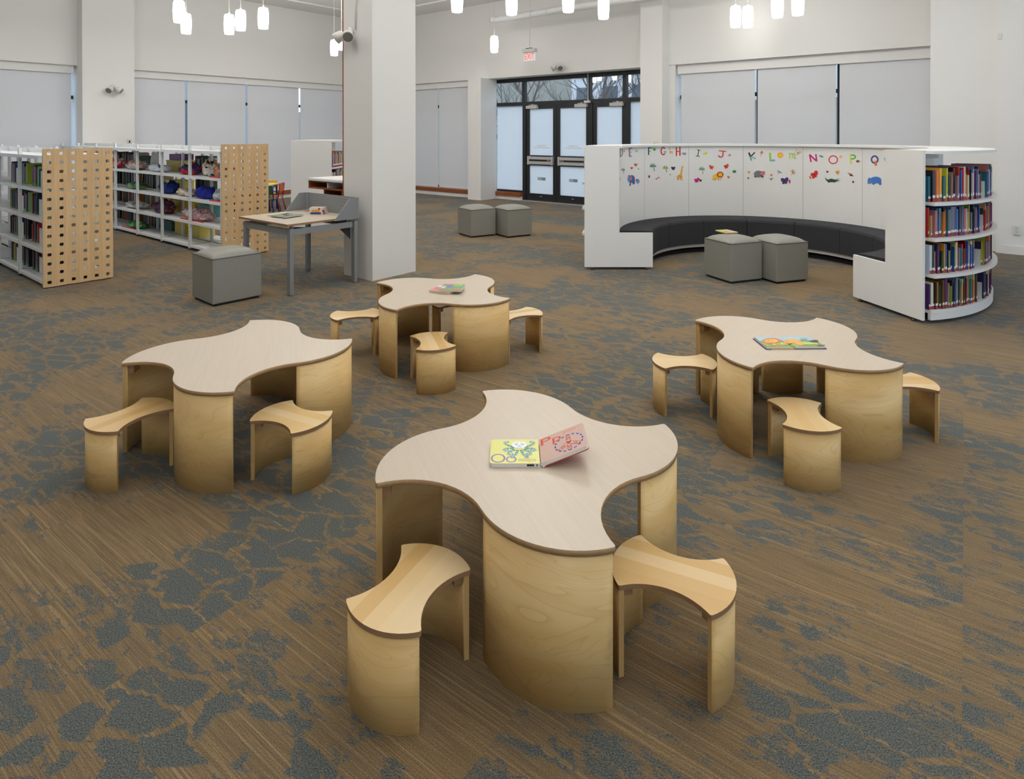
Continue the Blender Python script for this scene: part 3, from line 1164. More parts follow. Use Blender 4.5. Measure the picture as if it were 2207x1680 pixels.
# ================================================================== OTTOMANS
def ottoman(x, y, deg, s, h, label):
    """x,y: the corner nearest the camera; local +x and +y run along the two sides"""
    a = radians(deg)
    c = Vector((x, y)) + (Vector((cos(a), sin(a))) + Vector((-sin(a), cos(a)))) * s / 2
    t = thing('cube_ottoman', label, 'ottoman', (c.x, c.y, 0), a, 'grey vinyl cube ottomans')
    k = s / 2
    MB().box(-k + 0.02, k - 0.02, -k + 0.02, k - 0.02, 0.0, 0.025).build('base', M_DARK, t)
    MB().box(-k, k, -k, k, 0.022, h - 0.03).build('body', M_VINYL, t, bevel=0.008)
    # domed pad
    b = MB()
    n = 10
    for j in range(n + 1):
        for i in range(n + 1):
            fx, fy = -1 + 2 * i / n, -1 + 2 * j / n
            z = h - 0.03 + 0.006 + 0.05 * (1 - fx ** 4) ** 0.8 * (1 - fy ** 4) ** 0.8
            b.v.append((fx * (k - 0.002), fy * (k - 0.002), z))
    for j in range(n):
        for i in range(n):
            a0 = j * (n + 1) + i
            b.f.append((a0, a0 + 1, a0 + n + 2, a0 + n + 1)); b.m.append(0); b.s.append(True)
    i0 = len(b.v)
    ring = [(i, 0) for i in range(n)] + [(n, j) for j in range(n)] + [(i, n) for i in range(n, 0, -1)] + [(0, j) for j in range(n, 0, -1)]
    for i, j in ring:
        p = b.v[j * (n + 1) + i]
        b.v.append((p[0], p[1], h - 0.03))
    for q in range(len(ring)):
        i, j = ring[q]
        i2, j2 = ring[(q + 1) % len(ring)]
        b.f.append((i0 + q, i0 + (q + 1) % len(ring), j2 * (n + 1) + i2, j * (n + 1) + i)); b.m.append(0); b.s.append(False)
    b.build('seat_pad', M_VINYL, t)
    s_ = MB()
    e = 0.0025
    for (x0, x1, y0, y1) in ((-k - e, k + e, -k - e, -k + e), (-k - e, k + e, k - e, k + e), (-k - e, -k + e, -k - e, k + e), (k - e, k + e, -k - e, k + e)):
        s_.box(x0, x1, y0, y1, h - 0.033, h - 0.028)
    s_.build('piping', M_SEAM, t)
    return t


ottoman(-2.7607, 5.7396, 48.4, 0.468, 0.468, 'grey cube ottoman alone in front of the grey study desk')
ottoman(-0.632, 9.575, 32.0, 0.445, 0.455, 'left grey cube ottoman of the pair near the entrance doors')
ottoman(-0.066, 9.560, 32.0, 0.45, 0.455, 'right grey cube ottoman of the pair near the entrance doors')
ottoman(2.329, 6.626, 22.0, 0.43, 0.455, 'left grey cube ottoman with a booklet on top, inside the reading nook')
ottoman(2.814, 6.620, 19.5, 0.43, 0.455, 'right grey cube ottoman with a bare top, inside the reading nook')

# ================================================================== BOOKS
NAMED = [
    ('navy blue', (34, 42, 86)), ('dark green', (26, 72, 52)), ('maroon', (96, 24, 40)), ('yellow', (222, 186, 44)),
    ('orange', (214, 112, 38)), ('teal', (28, 104, 116)), ('cream', (214, 202, 172)), ('white', (212, 210, 204)),
    ('red', (180, 44, 40)), ('black', (24, 24, 26)), ('sky blue', (92, 140, 182)), ('purple', (86, 44, 104)),
    ('brown', (104, 68, 42)), ('lime green', (140, 168, 56)), ('grey', (128, 130, 132)), ('pink', (206, 120, 128)),
    ('tan', (176, 146, 104)), ('blue', (44, 84, 160)),
]
ORD = ['first', 'second', 'third', 'fourth', 'fifth', 'sixth', 'seventh', 'eighth', 'ninth', 'tenth', 'eleventh', 'twelfth', 'thirteenth',
       'fourteenth', 'fifteenth', 'sixteenth', 'seventeenth', 'eighteenth', 'nineteenth', 'twentieth'] + \
      ['twenty-' + q for q in ('first', 'second', 'third', 'fourth', 'fifth', 'sixth', 'seventh', 'eighth', 'ninth')] + ['thirtieth'] + \
      ['thirty-' + q for q in ('first', 'second', 'third', 'fourth', 'fifth', 'sixth', 'seventh', 'eighth', 'ninth')] + ['fortieth'] + \
      ['forty-' + q for q in ('first', 'second', 'third', 'fourth', 'fifth', 'sixth', 'seventh', 'eighth', 'ninth')] + ['fiftieth'] + \
      ['fifty-' + q for q in ('first', 'second', 'third', 'fourth', 'fifth', 'sixth', 'seventh', 'eighth', 'ninth')] + ['sixtieth'] + \
      ['sixty-' + q for q in ('first', 'second', 'third', 'fourth', 'fifth', 'sixth', 'seventh', 'eighth', 'ninth')]


def unit_meshes():
    c = MB()
    c.box(-0.5, -0.42, 0, 1, 0, 1).box(0.42, 0.5, 0, 1, 0, 1).box(-0.42, 0.42, 0, 0.012, 0, 1)
    cover = c.build('book_cover_mesh', M_COVER)
    p = MB().box(-0.415, 0.415, 0.014, 0.98, 0.02, 0.985).build('pages_mesh', M_PAGE)
    l = MB().box(-0.5, 0.5, -0.006, -0.0005, 0.13, 0.215).build('label_mesh', M_WHITELABEL)
    r = MB().box(-0.5, 0.5, -0.006, -0.0005, 0.012, 0.12).build('band_mesh', M_REDBAND)
    g = MB().box(-0.5, 0.5, -0.006, -0.0005, 0.03, 0.12).build('gband_mesh', flat((96, 176, 80)))
    out = [o.data for o in (cover, p, l, r, g)]
    for o in (cover, p, l, r, g):
        bpy.data.objects.remove(o)
    return out


ME_COVER, ME_PAGES, ME_LABEL, ME_BAND, ME_GBAND = unit_meshes()


def child(name, me, parent):
    o = bpy.data.objects.new(name, me)
    COL.objects.link(o)
    o.parent = parent
    return o


def upright_book(loc, rot, t, d, h, rgb, label, group, band='red', name='picture_book', lean=0.0):
    o = bpy.data.objects.new(name, ME_COVER)
    COL.objects.link(o)
    o.location = loc
    o.rotation_euler = (0, lean, rot)
    o.scale = (t, d, h)
    o.color = srgb(*rgb)
    tag(o, label, 'book', group)
    child('page_block', ME_PAGES, o)
    if band == 'red':
        child('spine_label', ME_LABEL, o)
        child('red_band', ME_BAND, o)
    elif band == 'green':
        child('green_band', ME_GBAND, o)
    return o


def bookend(loc, rot, w, h, label, group, d=0.12):
    b = MB()
    b.box(-w / 2, w / 2, -0.002, 0.0, 0.0, h)
    b.box(-w / 2, w / 2, 0.0, d, 0.0, 0.002)
    o = b.build('bookend', M_BOOKEND, None, loc, rot)
    return tag(o, label, 'bookend', group)


# ================================================================== READING NOOK
NC = Vector((2.88, 7.17))
R_IN, R_WALL, R_OUT = 1.23, 1.62, 2.03
NTOP = 1.462
TH0, TH1 = radians(172.5), radians(-71.6)


def swell(a):
    """the shelves deepen a little away from the nearer end panel"""
    f = (a + radians(73.0)) / radians(150.0)
    return 0.10 * max(0.0, sin(pi * min(1.0, max(0.0, f)))) ** 0.6


def arc_slab(r0, r1, a0, a1, z0, z1, n=48, round_in=0.0, swell_in=False, swell_out=False):
    """annular block, a0 > a1; the inner top edge may be rounded"""
    prof = [(r1, z0), (r1, z1)]
    if round_in:
        prof += [(r0 + round_in, z1), (r0 + round_in * 0.3, z1 - round_in * 0.3), (r0, z1 - round_in)]
    else:
        prof += [(r0, z1)]
    prof += [(r0, z0)]
    b = MB()
    P = len(prof)
    for k in range(n + 1):
        a = a0 + (a1 - a0) * k / n
        for q, (r, z) in enumerate(prof):
            r += swell(a) if (swell_out if q < 2 else swell_in) else 0.0
            b.v.append((r * cos(a), r * sin(a), z))
    for k in range(n):
        for q in range(P):
            i, j = k * P + q, k * P + (q + 1) % P
            b.f.append((i, j, j + P, i + P)); b.m.append(0)
            b.s.append(False)
    b.f.append(tuple(range(P))[::-1]); b.m.append(0); b.s.append(False)
    b.f.append(tuple(n * P + q for q in range(P))); b.m.append(0); b.s.append(False)
    return b


def wall_theta(px, r=R_WALL):
    """angle at which the sight line of column px meets the nook's inner wall"""
    k = (px - CX) / FPX
    # points (kY, Y); |p - NC| = r, far solution
    A = k * k + 1
    B = -2 * (k * NC.x + NC.y)
    C = NC.length_squared - r * r
    Y = (-B + sqrt(B * B - 4 * A * C)) / (2 * A)
    return atan2(Y - NC.y, k * Y - NC.x)


SEAMS = [wall_theta(x) for x in (1389, 1484.5, 1602, 1731, 1859)]
SEAMS = SEAMS + [SEAMS[-1] - radians(26), SEAMS[-1] - radians(52), SEAMS[-1] - radians(78)]
TB0, TB1 = radians(171.0), radians(-68.9)
EDGES = [TB0] + [s for s in SEAMS if s > TB1 + 0.1] + [TB1]

nook = thing('reading_nook', 'white curved reading nook with charcoal bench inside and bookshelves outside', 'bench', (NC.x, NC.y, 0))
pl, pr = Vector((0.856, 7.35)) - NC, Vector((1.66, 7.35)) - NC
ql, qr = Vector((3.31, 6.02)) - NC, Vector((3.46, 5.23)) - NC


def end_panel(inner, outer):
    d = (outer - inner)
    L = d.length
    d.normalize()
    nrm = Vector((-d.y, d.x))
    b = MB()
    prof = [(0, 0.03), (L, 0.03), (L, NTOP), (L - 0.405, NTOP), (L - 0.405, 0.435), (0, 0.435)]
    pts = []
    for s in (-0.0125, 0.0125):
        for x, z in prof:
            q = inner + d * x + nrm * s
            pts.append((q.x, q.y, z))
    n = len(prof)
    b.v = pts
    for fc in ((0, 1, 2, 3, 4, 5)[::-1], tuple(n + i for i in range(n))):
        b.f.append(fc); b.m.append(0); b.s.append(False)
    for i in range(n):
        j = (i + 1) % n
        b.f.append((i, j, n + j, n + i)); b.m.append(0); b.s.append(False)
    o = b.build('end_panel', M_LAM, nook)
    for s in (0.08, L - 0.1):
        q = inner + d * s
        MB().lathe([(0.02, 0.0), (0.022, 0.01), (0.01, 0.012), (0.01, 0.031)], 12, 0, (q.x, q.y, 0)).build('levelling_foot', M_WHEEL, o)
    return o


end_panel(pr, pl)
end_panel(ql, qr)
bw = arc_slab(R_WALL, R_WALL + 0.02, TH0, TH1, 0.10, NTOP - 0.03, 72).build('back_wall', M_LAM, nook)
sm = MB()
for s in SEAMS:
    if s > TH1 + 0.05:
        d = Vector((cos(s), sin(s))); e = Vector((-sin(s), cos(s))) * 0.002
        a, b_ = d * (R_WALL - 0.0015) - e, d * (R_WALL - 0.0015) + e
        sm.quad([(a.x, a.y, 0.45), (b_.x, b_.y, 0.45), (b_.x, b_.y, NTOP - 0.03), (a.x, a.y, NTOP - 0.03)])
sm.build('panel_joints', flat((150, 150, 146)), bw)
arc_slab(R_WALL - 0.03, R_OUT + 0.02, TH0, TH1, NTOP - 0.03, NTOP - 0.004, 72, swell_out=True).build('top_cap', M_LAM, nook)
for i, (a, b_) in enumerate(zip(EDGES[:-1], EDGES[1:])):
    arc_slab(R_IN, R_WALL - 0.004, a - 0.0025, b_ + 0.0025, 0.128, 0.452, 12, 0.035).build('seat_cushion', M_CHAR, nook)
arc_slab(R_IN + 0.03, R_WALL + 0.02, TB0, TB1, 0.082, 0.126, 60).build('bench_rail', M_LAM, nook)
arc_slab(R_IN + 0.10, R_OUT - 0.06, TB0 - 0.01, TB1 + 0.01, 0.0, 0.045, 60).build('plinth', M_DARK, nook)
SH_Z = (0.114, 0.417, 0.724, 1.025)
for z in SH_Z:
    arc_slab(R_WALL + 0.02, R_OUT + (0.0 if z < 0.2 else 0.03), TH0, TH1, z - 0.028, z, 72, swell_out=True).build('shelf', M_LAM, nook)
arc_slab(R_OUT - 0.03, R_OUT - 0.002, TH0, TH1, 0.03, 0.085, 72, swell_in=True, swell_out=True).build('kick_board', M_LAM, nook)
for s in SEAMS:
    if s > radians(-20):
        d = Vector((cos(s), sin(s))); e = Vector((-sin(s), cos(s))) * 0.012
        o = MB()
        o.prism([tuple(d * (R_WALL + 0.02) - e), tuple(d * (R_OUT - 0.04) - e), tuple(d * (R_OUT - 0.04) + e), tuple(d * (R_WALL + 0.02) + e)], 0.114, NTOP - 0.03)
        o.build('divider', M_LAM, nook)
arc_slab(R_WALL + 0.10, R_WALL + 0.12, radians(-50), TH1 + 0.01, 1.375, NTOP - 0.03, 12).build('hanging_rail', M_SHELFG, nook)

# picture books round the outside, by the nearer end panel
SHN = ('bottom', 'lower middle', 'upper middle', 'top')
rb = random.Random(12)
SLOTS = {0: (-71.7, -53.5), 1: (-71.7, -54.2), 2: (-71.7, -52.4), 3: (-71.7, -51.0)}
for si, z in enumerate(SH_Z):
    a, aend = radians(SLOTS[si][0]), radians(SLOTS[si][1])
    cnt = 0
    second = False
    last = -1
    while a < radians(-32):
        if a > aend and not second:
            second = True
            am = a + (0.069 if si != 0 else 0.079)
            pos = NC + Vector((cos(am), sin(am))) * (R_OUT - 0.10 + swell(am))
            bookend((pos.x, pos.y, z + 0.0008), am + pi, 0.14, 0.145, 'white metal bookend after the long row of books, %s shelf of the curved bookcase' % SHN[si], 'nook bookends', 0.05)
            a += 0.072 if si != 0 else 0.082
            continue
        t = rb.choice((0.009, 0.011, 0.013, 0.016, 0.02, 0.024, 0.028))
        h = rb.choice((0.2, 0.215, 0.23, 0.245, 0.262, 0.27)) * (0.93 if si < 3 else 1.08)
        dp = min(0.30, h * rb.uniform(0.8, 1.12))
        ci = rb.randrange(len(NAMED))
        while ci == last:
            ci = rb.randrange(len(NAMED))
        last = ci
        nm, rgb = NAMED[ci]
        rgb = tuple(max(8, min(235, int(c_ * rb.uniform(0.86, 1.1)))) for c_ in rgb)
        rr = R_OUT - 0.012 - rb.random() * 0.02 + swell(a)
        at = t * 1.16 / rr + 0.0012
        a += at / 2
        pos = NC + Vector((cos(a), sin(a))) * rr
        upright_book((pos.x, pos.y, z + 0.001), a + pi / 2, t, dp, h, rgb,
                     '%s picture book, %s from the white end panel, %s shelf of curved bookcase' % (nm, ORD[cnt], SHN[si]),
                     'picture books on the curved bookcase')
        a += at / 2
        cnt += 1

# ------------------------------------------------------------------ stickers on the nook's inner wall


def on_wall(px, py, lift=0.0):
    d = ray(px, py)
    r = R_WALL - 0.0016 - lift
    A = d.x * d.x + d.y * d.y
    B = -2 * (d.x * NC.x + d.y * NC.y)
    C = NC.length_squared - r * r
    t = (-B + sqrt(max(0.0, B * B - 4 * A * C))) / (2 * A)
    return (d.x * t - NC.x, d.y * t - NC.y, EYE + d.z * t)


def cropA(x, y):
    return 1320 + x / 7.357, 300 + y / 7.357


def cropB(x, y):
    return 1580 + x / 6.306, 300 + y / 6.306


class Sticker:
    def __init__(self, crop):
        self.b = MB()
        self.crop = crop
        self.mats = []
        self.k = 0

    def _m(self, rgb):
        m = flat(rgb)
        if m not in self.mats:
            self.mats.append(m)
        return self.mats.index(m)

    def poly(self, pts, rgb):
        mi = self._m(rgb)
        self.k += 1
        V = [on_wall(*self.crop(x, y), lift=0.0005 * self.k) for x, y in pts]
        i = len(self.b.v)
        self.b.v += V
        self.b.f.append(tuple(range(i, i + len(V)))); self.b.m.append(mi); self.b.s.append(False)
        return self

    def ell(self, cx, cy, rx, ry, rgb, rot=0.0, n=18, a0=0.0, a1=360.0):
        c, s = cos(radians(rot)), sin(radians(rot))
        pts = []
        m = n if a1 - a0 >= 360 else n + 1
        for k in range(m):
            t = radians(a0 + (a1 - a0) * k / n)
            x, y = rx * cos(t), ry * sin(t)
            pts.append((cx + x * c - y * s, cy + x * s + y * c))
        return self.poly(pts, rgb)

    def ring(self, cx, cy, rx, ry, w, rgb, a0=0, a1=360, n=26):
        mi = self._m(rgb)
        self.k += 1
        i = len(self.b.v)
        for k in range(n + 1):
            t = radians(a0 + (a1 - a0) * k / n)
            for q in (0, w):
                self.b.v.append(on_wall(*self.crop(cx + (rx - q) * cos(t), cy + (ry - q) * sin(t)), lift=0.0005 * self.k))
        for k in range(n):
            j = i + 2 * k
            self.b.f.append((j, j + 1, j + 3, j + 2)); self.b.m.append(mi); self.b.s.append(False)
        return self

    def line(self, pts, w, rgb):
        for (x0, y0), (x1, y1) in zip(pts[:-1], pts[1:]):
            L = hypot(x1 - x0, y1 - y0) or 1
            nx, ny = -(y1 - y0) / L * w / 2, (x1 - x0) / L * w / 2
            self.poly([(x0 + nx, y0 + ny), (x1 + nx, y1 + ny), (x1 - nx, y1 - ny), (x0 - nx, y0 - ny)], rgb)
            self.k -= 1
        self.k += 1
        return self

    def done(self, name, label):
        # all faces must look into the nook
        o = self.b.build(name, self.mats, bw)
        o['label'] = label
        return o


def butterfly(cr, x, y, r, rgb, rot, name, body=(60, 30, 30)):
    s = Sticker(cr)
    c, q = cos(radians(rot)), sin(radians(rot))
    for sx in (-1, 1):
        s.ell(x + sx * r * 0.5 * c, y + sx * r * 0.5 * q - r * 0.25, r * 0.55, r * 0.72, rgb, rot + sx * 35)
        s.ell(x + sx * r * 0.36 * c, y + sx * r * 0.36 * q + r * 0.5, r * 0.38, r * 0.4, rgb, rot)
    s.ell(x, y, r * 0.1, r * 0.7, body, rot)
    s.done('butterfly_sticker', name)


def palm(cr, x, y, r, leaf, trunk, name):
    s = Sticker(cr)
    s.line([(x, y), (x + r * 0.25, y + r * 0.7), (x + r * 0.4, y + r * 1.5)], r * 0.2, trunk)
    for a in (-160, -120, -70, -20, 10, 170):
        s.ell(x + r * 0.5 * cos(radians(a)), y + r * 0.45 * sin(radians(a)), r * 0.55, r * 0.16, leaf, a)
    s.done('palm_tree_sticker', name)


def dot(cr, x, y, rx, ry, rgb, name, kind='bug_sticker'):
    Sticker(cr).ell(x, y, rx, ry, rgb).done(kind, name)


A_, B_ = cropA, cropB
# letters
Sticker(A_).line([(122, 130), (126, 285)], 13, (120, 120, 138)).ring(122, 207, 46, 78, 13, (96, 98, 130), -85, 82).done('letter_sticker', 'grey letter D sticker')
Sticker(A_).line([(272, 138), (272, 280)], 20, (150, 118, 160)).line([(262, 145), (314, 145)], 16, (150, 118, 160)).line([(262, 207), (302, 207)], 16, (176, 150, 186)).line([(262, 270), (310, 270)], 16, (150, 118, 160)).done('letter_sticker', 'lilac letter E sticker')
Sticker(A_).line([(574, 132), (574, 252)], 18, (44, 58, 88)).line([(582, 142), (627, 140)], 18, (54, 138, 168)).line([(582, 194), (608, 194)], 18, (120, 190, 200)).done('letter_sticker', 'navy and teal letter F sticker')
Sticker(A_).ring(806, 190, 44, 66, 20, (204, 26, 40), 40, 320).line([(812, 200), (856, 206)], 26, (108, 182, 196)).done('letter_sticker', 'red and blue letter G sticker')
Sticker(A_).line([(1014, 128), (1014, 268)], 20, (204, 30, 34)).line([(1070, 124), (1070, 262)], 20, (190, 16, 40)).line([(1020, 195), (1066, 193)], 20, (226, 96, 30)).done('letter_sticker', 'red letter H sticker')
Sticker(A_).line([(1370, 172), (1352, 272)], 14, (24, 100, 52)).line([(1344, 172), (1396, 180)], 12, (24, 100, 52)).line([(1324, 266), (1384, 274)], 12, (24, 100, 52)).done('letter_sticker', 'dark green letter I sticker')
Sticker(A_).line([(1756, 192), (1752, 250)], 18, (214, 34, 40)).ring(1716, 248, 46, 46, 17, (206, 30, 60), 0, 165).line([(1688, 184), (1808, 196)], 14, (220, 60, 36)).done('letter_sticker', 'red letter J sticker')
Sticker(B_).line([(214, 182), (238, 240)], 22, (76, 16, 34)).line([(296, 180), (238, 238)], 18, (96, 20, 38)).line([(232, 236), (250, 292)], 20, (84, 168, 158)).line([(250, 236), (308, 264)], 20, (150, 204, 196)).done('letter_sticker', 'maroon and aqua letter K sticker')
Sticker(B_).line([(502, 184), (508, 302)], 28, (160, 206, 84)).line([(512, 290), (570, 290)], 26, (112, 188, 212)).done('letter_sticker', 'green and blue letter L sticker')
Sticker(B_).line([(756, 190), (774, 200), (768, 268)], 14, (190, 218, 60)).line([(772, 214), (792, 190), (806, 200), (804, 262)], 13, (178, 214, 70)).line([(808, 212), (830, 190), (842, 204), (836, 266), (856, 262)], 13, (170, 208, 70)).done('letter_sticker', 'lime green letter m sticker')
Sticker(B_).line([(1040, 208), (1060, 312)], 20, (204, 24, 122)).line([(1040, 212), (1134, 298)], 20, (190, 20, 110)).line([(1124, 204), (1136, 304)], 20, (206, 40, 130)).done('letter_sticker', 'magenta letter N sticker')
Sticker(B_).ring(1361, 280, 64, 60, 14, (214, 28, 44)).done('letter_sticker', 'red ring letter O sticker')
Sticker(B_).line([(1592, 208), (1602, 338)], 20, (206, 222, 40)).ring(1610, 242, 62, 36, 18, (92, 178, 60), -95, 95).done('letter_sticker', 'yellow and green letter P sticker')
Sticker(B_).ring(1924, 278, 54, 58, 22, (60, 72, 132)).line([(1936, 296), (1940, 360)], 32, (226, 112, 40)).done('letter_sticker', 'navy letter Q sticker with an orange tail')
# small things beside the letters
dot(A_, 190, 190, 9, 20, (232, 186, 60), 'small yellow duck sticker beside the letter D', 'duck_sticker')
Sticker(A_).ell(386, 186, 20, 20, (150, 206, 196)).ell(370, 190, 9, 12, (150, 206, 196)).done('elephant_sticker', 'small pale aqua elephant sticker beside the letter E')
Sticker(A_).ell(664, 162, 25, 24, (116, 188, 36)).ell(664, 170, 12, 5, (60, 110, 20)).done('frog_sticker', 'round green frog face sticker beside the letter F')
Sticker(A_).line([(906, 140), (916, 200)], 12, (236, 174, 80)).ell(932, 204, 26, 13, (236, 174, 80)).line([(914, 205), (912, 240)], 7, (226, 150, 70)).line([(950, 205), (952, 240)], 7, (226, 150, 70)).ell(902, 150, 12, 7, (236, 174, 80)).done('giraffe_sticker', 'small orange giraffe sticker beside the letter G')
Sticker(A_).ell(1140, 230, 32, 18, (150, 150, 172)).ell(1112, 226, 14, 10, (150, 150, 172)).line([(1126, 238), (1126, 254)], 9, (140, 140, 164)).line([(1160, 238), (1160, 254)], 9, (140, 140, 164)).done('rhino_sticker', 'small grey rhino sticker beside the letter H')
Sticker(A_).ell(1468, 232, 36, 16, (226, 206, 40), -12).ell(1482, 212, 14, 12, (226, 206, 40)).done('lizard_sticker', 'small yellow lizard sticker beside the letter I')
Sticker(A_).poly([(1822, 256), (1876, 230), (1874, 278)], (216, 130, 176)).done('jellyfish_sticker', 'small pink jellyfish sticker beside the letter J')
Sticker(B_).poly([(364, 184), (392, 154), (410, 190), (382, 214)], (240, 150, 40)).poly([(392, 154), (410, 190), (387, 184)], (50, 120, 170)).line([(382, 214), (374, 236)], 5, (214, 70, 60)).done('kite_sticker', 'orange and blue kite sticker beside the letter K')
Sticker(B_).ell(641, 219, 41, 37, (244, 160, 40)).ell(641, 219, 28, 25, (246, 210, 60)).ell(641, 217, 11, 10, (240, 150, 60)).done('lion_face_sticker', 'round orange lion face sticker between L and m')
Sticker(B_).ell(896, 184, 30, 16, (204, 170, 120), -30).ell(914, 178, 15, 14, (216, 184, 136)).ring(868, 164, 18, 18, 5, (150, 120, 90), 60, 330).line([(884, 196), (870, 218)], 7, (150, 120, 90)).done('monkey_sticker', 'tan monkey sticker beside the letter m')
Sticker(B_).ell(1198, 232, 32, 12, (90, 60, 60), 22).ell(1198, 228, 30, 6, (110, 200, 170), 22).done('snake_sticker', 'brown and green sticker beside the letter N')
Sticker(B_).ell(1463, 240, 19, 18, (246, 170, 80)).ell(1463, 240, 8, 8, (250, 200, 130)).done('orange_sticker', 'small orange round sticker beside the letter O')
Sticker(B_).ell(1694, 302, 24, 18, (130, 92, 70)).line([(1714, 298), (1740, 296)], 6, (226, 180, 90)).done('hedgehog_sticker', 'small brown hedgehog sticker beside the letter P')
Sticker(B_).poly([(2040, 254), (2086, 258), (2066, 300)], (130, 190, 220)).ell(2068, 296, 12, 6, (206, 210, 40)).done('bird_sticker', 'small pale blue bird sticker beside the letter Q')
# animals
BL, BL2 = (62, 92, 158), (90, 140, 200)
Sticker(A_).ell(306, 632, 50, 62, BL).ell(268, 632, 30, 46, BL2).poly([(240, 610), (262, 620), (258, 690), (240, 660)], BL2).poly([(274, 680), (296, 680), (292, 740), (272, 745)], BL).poly([(322, 670), (346, 670), (340, 718), (324, 722)], BL).poly([(346, 650), (358, 650), (356, 710), (344, 712)], BL).ell(294, 624, 13, 36, (232, 112, 100)).ell(262, 582, 10, 14, BL).done('elephant_sticker', 'large blue elephant sticker under D and E')
Sticker(A_).ell(404, 664, 26, 32, BL2).ell(384, 652, 16, 20, (62, 112, 170)).ell(402, 660, 9, 15, (240, 130, 110)).poly([(388, 684), (400, 688), (398, 706), (386, 704)], BL2).poly([(410, 684), (424, 684), (424, 702), (410, 702)], BL2).done('elephant_sticker', 'small blue baby elephant sticker under the letter E')
YG, OR = (240, 178, 44), (214, 112, 36)
Sticker(A_).line([(1106, 450), (1092, 520), (1086, 580)], 24, YG).ell(1072, 588, 38, 30, YG).ell(1108, 442, 18, 12, YG, 20).line([(1044, 596), (1030, 652)], 12, OR).line([(1060, 600), (1048, 650)], 10, YG).line([(1086, 600), (1078, 654)], 10, OR).line([(1100, 590), (1112, 654)], 12, YG).ell(1098, 500, 5, 8, OR).ell(1092, 540, 5, 8, OR).ell(1066, 580, 8, 6, OR).ell(1088, 592, 7, 6, OR).line([(1040, 580), (1012, 602)], 5, OR).done('giraffe_sticker', 'large yellow giraffe sticker under the letter H')
LY = (246, 196, 40)
Sticker(A_).ell(1640, 596, 52, 42, LY).line([(1604, 610), (1600, 656)], 16, LY).line([(1626, 620), (1630, 656)], 14, OR).line([(1676, 620), (1684, 654)], 14, OR).line([(1704, 610), (1716, 654)], 14, LY).line([(1598, 626), (1574, 640)], 6, OR).ell(1708, 562, 54, 47, (196, 70, 28)).ell(1710, 563, 33, 30, LY).ell(1710, 566, 5, 4, (160, 90, 40)).ell(1698, 556, 3, 4, (60, 40, 30)).ell(1722, 556, 3, 4, (60, 40, 30)).done('lion_sticker', 'yellow lion sticker with an orange mane under I and J')
GY = (116, 120, 126)
Sticker(B_).ell(344, 474, 62, 46, GY).poly([(284, 470), (404, 470), (398, 512), (288, 516)], GY).poly([(286, 506), (330, 510), (330, 518), (290, 520)], (40, 42, 46)).poly([(372, 440), (434, 438), (424, 456), (376, 454)], (60, 62, 66)).ell(402, 468, 35, 25, (226, 112, 128)).poly([(376, 494), (404, 496), (422, 520), (388, 520)], (60, 62, 66)).done('hippo_sticker', 'grey hippo sticker with a pink snout under K and L')
GR = (30, 78, 42)
Sticker(B_).poly([(1246, 512), (1258, 530), (1286, 552), (1334, 536), (1386, 552), (1462, 532), (1404, 560), (1464, 566), (1388, 580), (1384, 598), (1372, 586), (1312, 586), (1300, 596), (1284, 580), (1258, 552)], GR).done('crocodile_sticker', 'dark green crocodile sticker with open jaws under the letter O')
Sticker(B_).ell(1940, 556, 76, 46, (66, 118, 196)).ell(1866, 566, 40, 38, (70, 124, 200)).poly([(1890, 560), (2014, 560), (2016, 622), (1984, 624), (1976, 598), (1924, 604), (1922, 620), (1892, 618)], (66, 118, 196)).ell(1848, 596, 24, 14, (76, 130, 206)).ell(1888, 540, 5, 6, (40, 70, 130)).ell(1846, 532, 8, 9, (66, 118, 196)).done('hippo_sticker', 'large blue hippo sticker under the letter Q')
palm(A_, 644, 430, 52, (92, 150, 120), (110, 112, 130), 'grey green palm sticker under the letter F')
palm(A_, 842, 458, 46, (150, 178, 70), (128, 110, 100), 'light green palm sticker under the letter G')
palm(A_, 1418, 480, 48, (110, 160, 120), (150, 122, 110), 'green palm sticker left of the yellow lion')
palm(A_, 168, 490, 34, (120, 140, 160), (130, 150, 150), 'narrow grey palm sticker under the letter D')
butterfly(A_, 370, 408, 25, (224, 108, 40), 8, 'orange butterfly sticker above the blue elephant')
butterfly(A_, 306, 460, 18, (206, 60, 50), 0, 'small red butterfly sticker above the blue elephant')
butterfly(A_, 964, 464, 30, (44, 44, 74), 0, 'dark navy butterfly sticker left of the giraffe')
butterfly(A_, 1568, 448, 34, (224, 88, 26), 20, 'orange butterfly sticker above the lion, left')
butterfly(A_, 1806, 434, 36, (216, 70, 36), -24, 'orange butterfly sticker above the lion, right')
butterfly(A_, 1338, 654, 38, (206, 24, 140), -22, 'magenta butterfly sticker left of the lion')
butterfly(A_, 1394, 656, 22, (52, 52, 80), 20, 'small navy butterfly sticker beside the magenta one')
butterfly(A_, 1840, 604, 20, (232, 128, 50), 20, 'small orange butterfly sticker right of the lion')
butterfly(B_, 702, 568, 48, (72, 52, 110), -8, 'purple butterfly sticker under the letter m')
butterfly(B_, 768, 578, 20, (206, 40, 130), 90, 'small magenta butterfly sticker beside the purple one')
butterfly(B_, 1106, 486, 48, (212, 40, 34), -32, 'large red butterfly sticker under the letter N')
butterfly(B_, 1048, 522, 18, (236, 122, 66), 60, 'small orange butterfly sticker beside the large red one')
butterfly(B_, 1418, 452, 26, (240, 166, 60), -10, 'yellow orange butterfly sticker above the crocodile')
butterfly(B_, 214, 450, 18, (240, 176, 60), 0, 'small yellow butterfly sticker left of the grey hippo')
butterfly(B_, 522, 490, 15, (236, 130, 60), 0, 'tiny orange butterfly sticker right of the grey hippo')
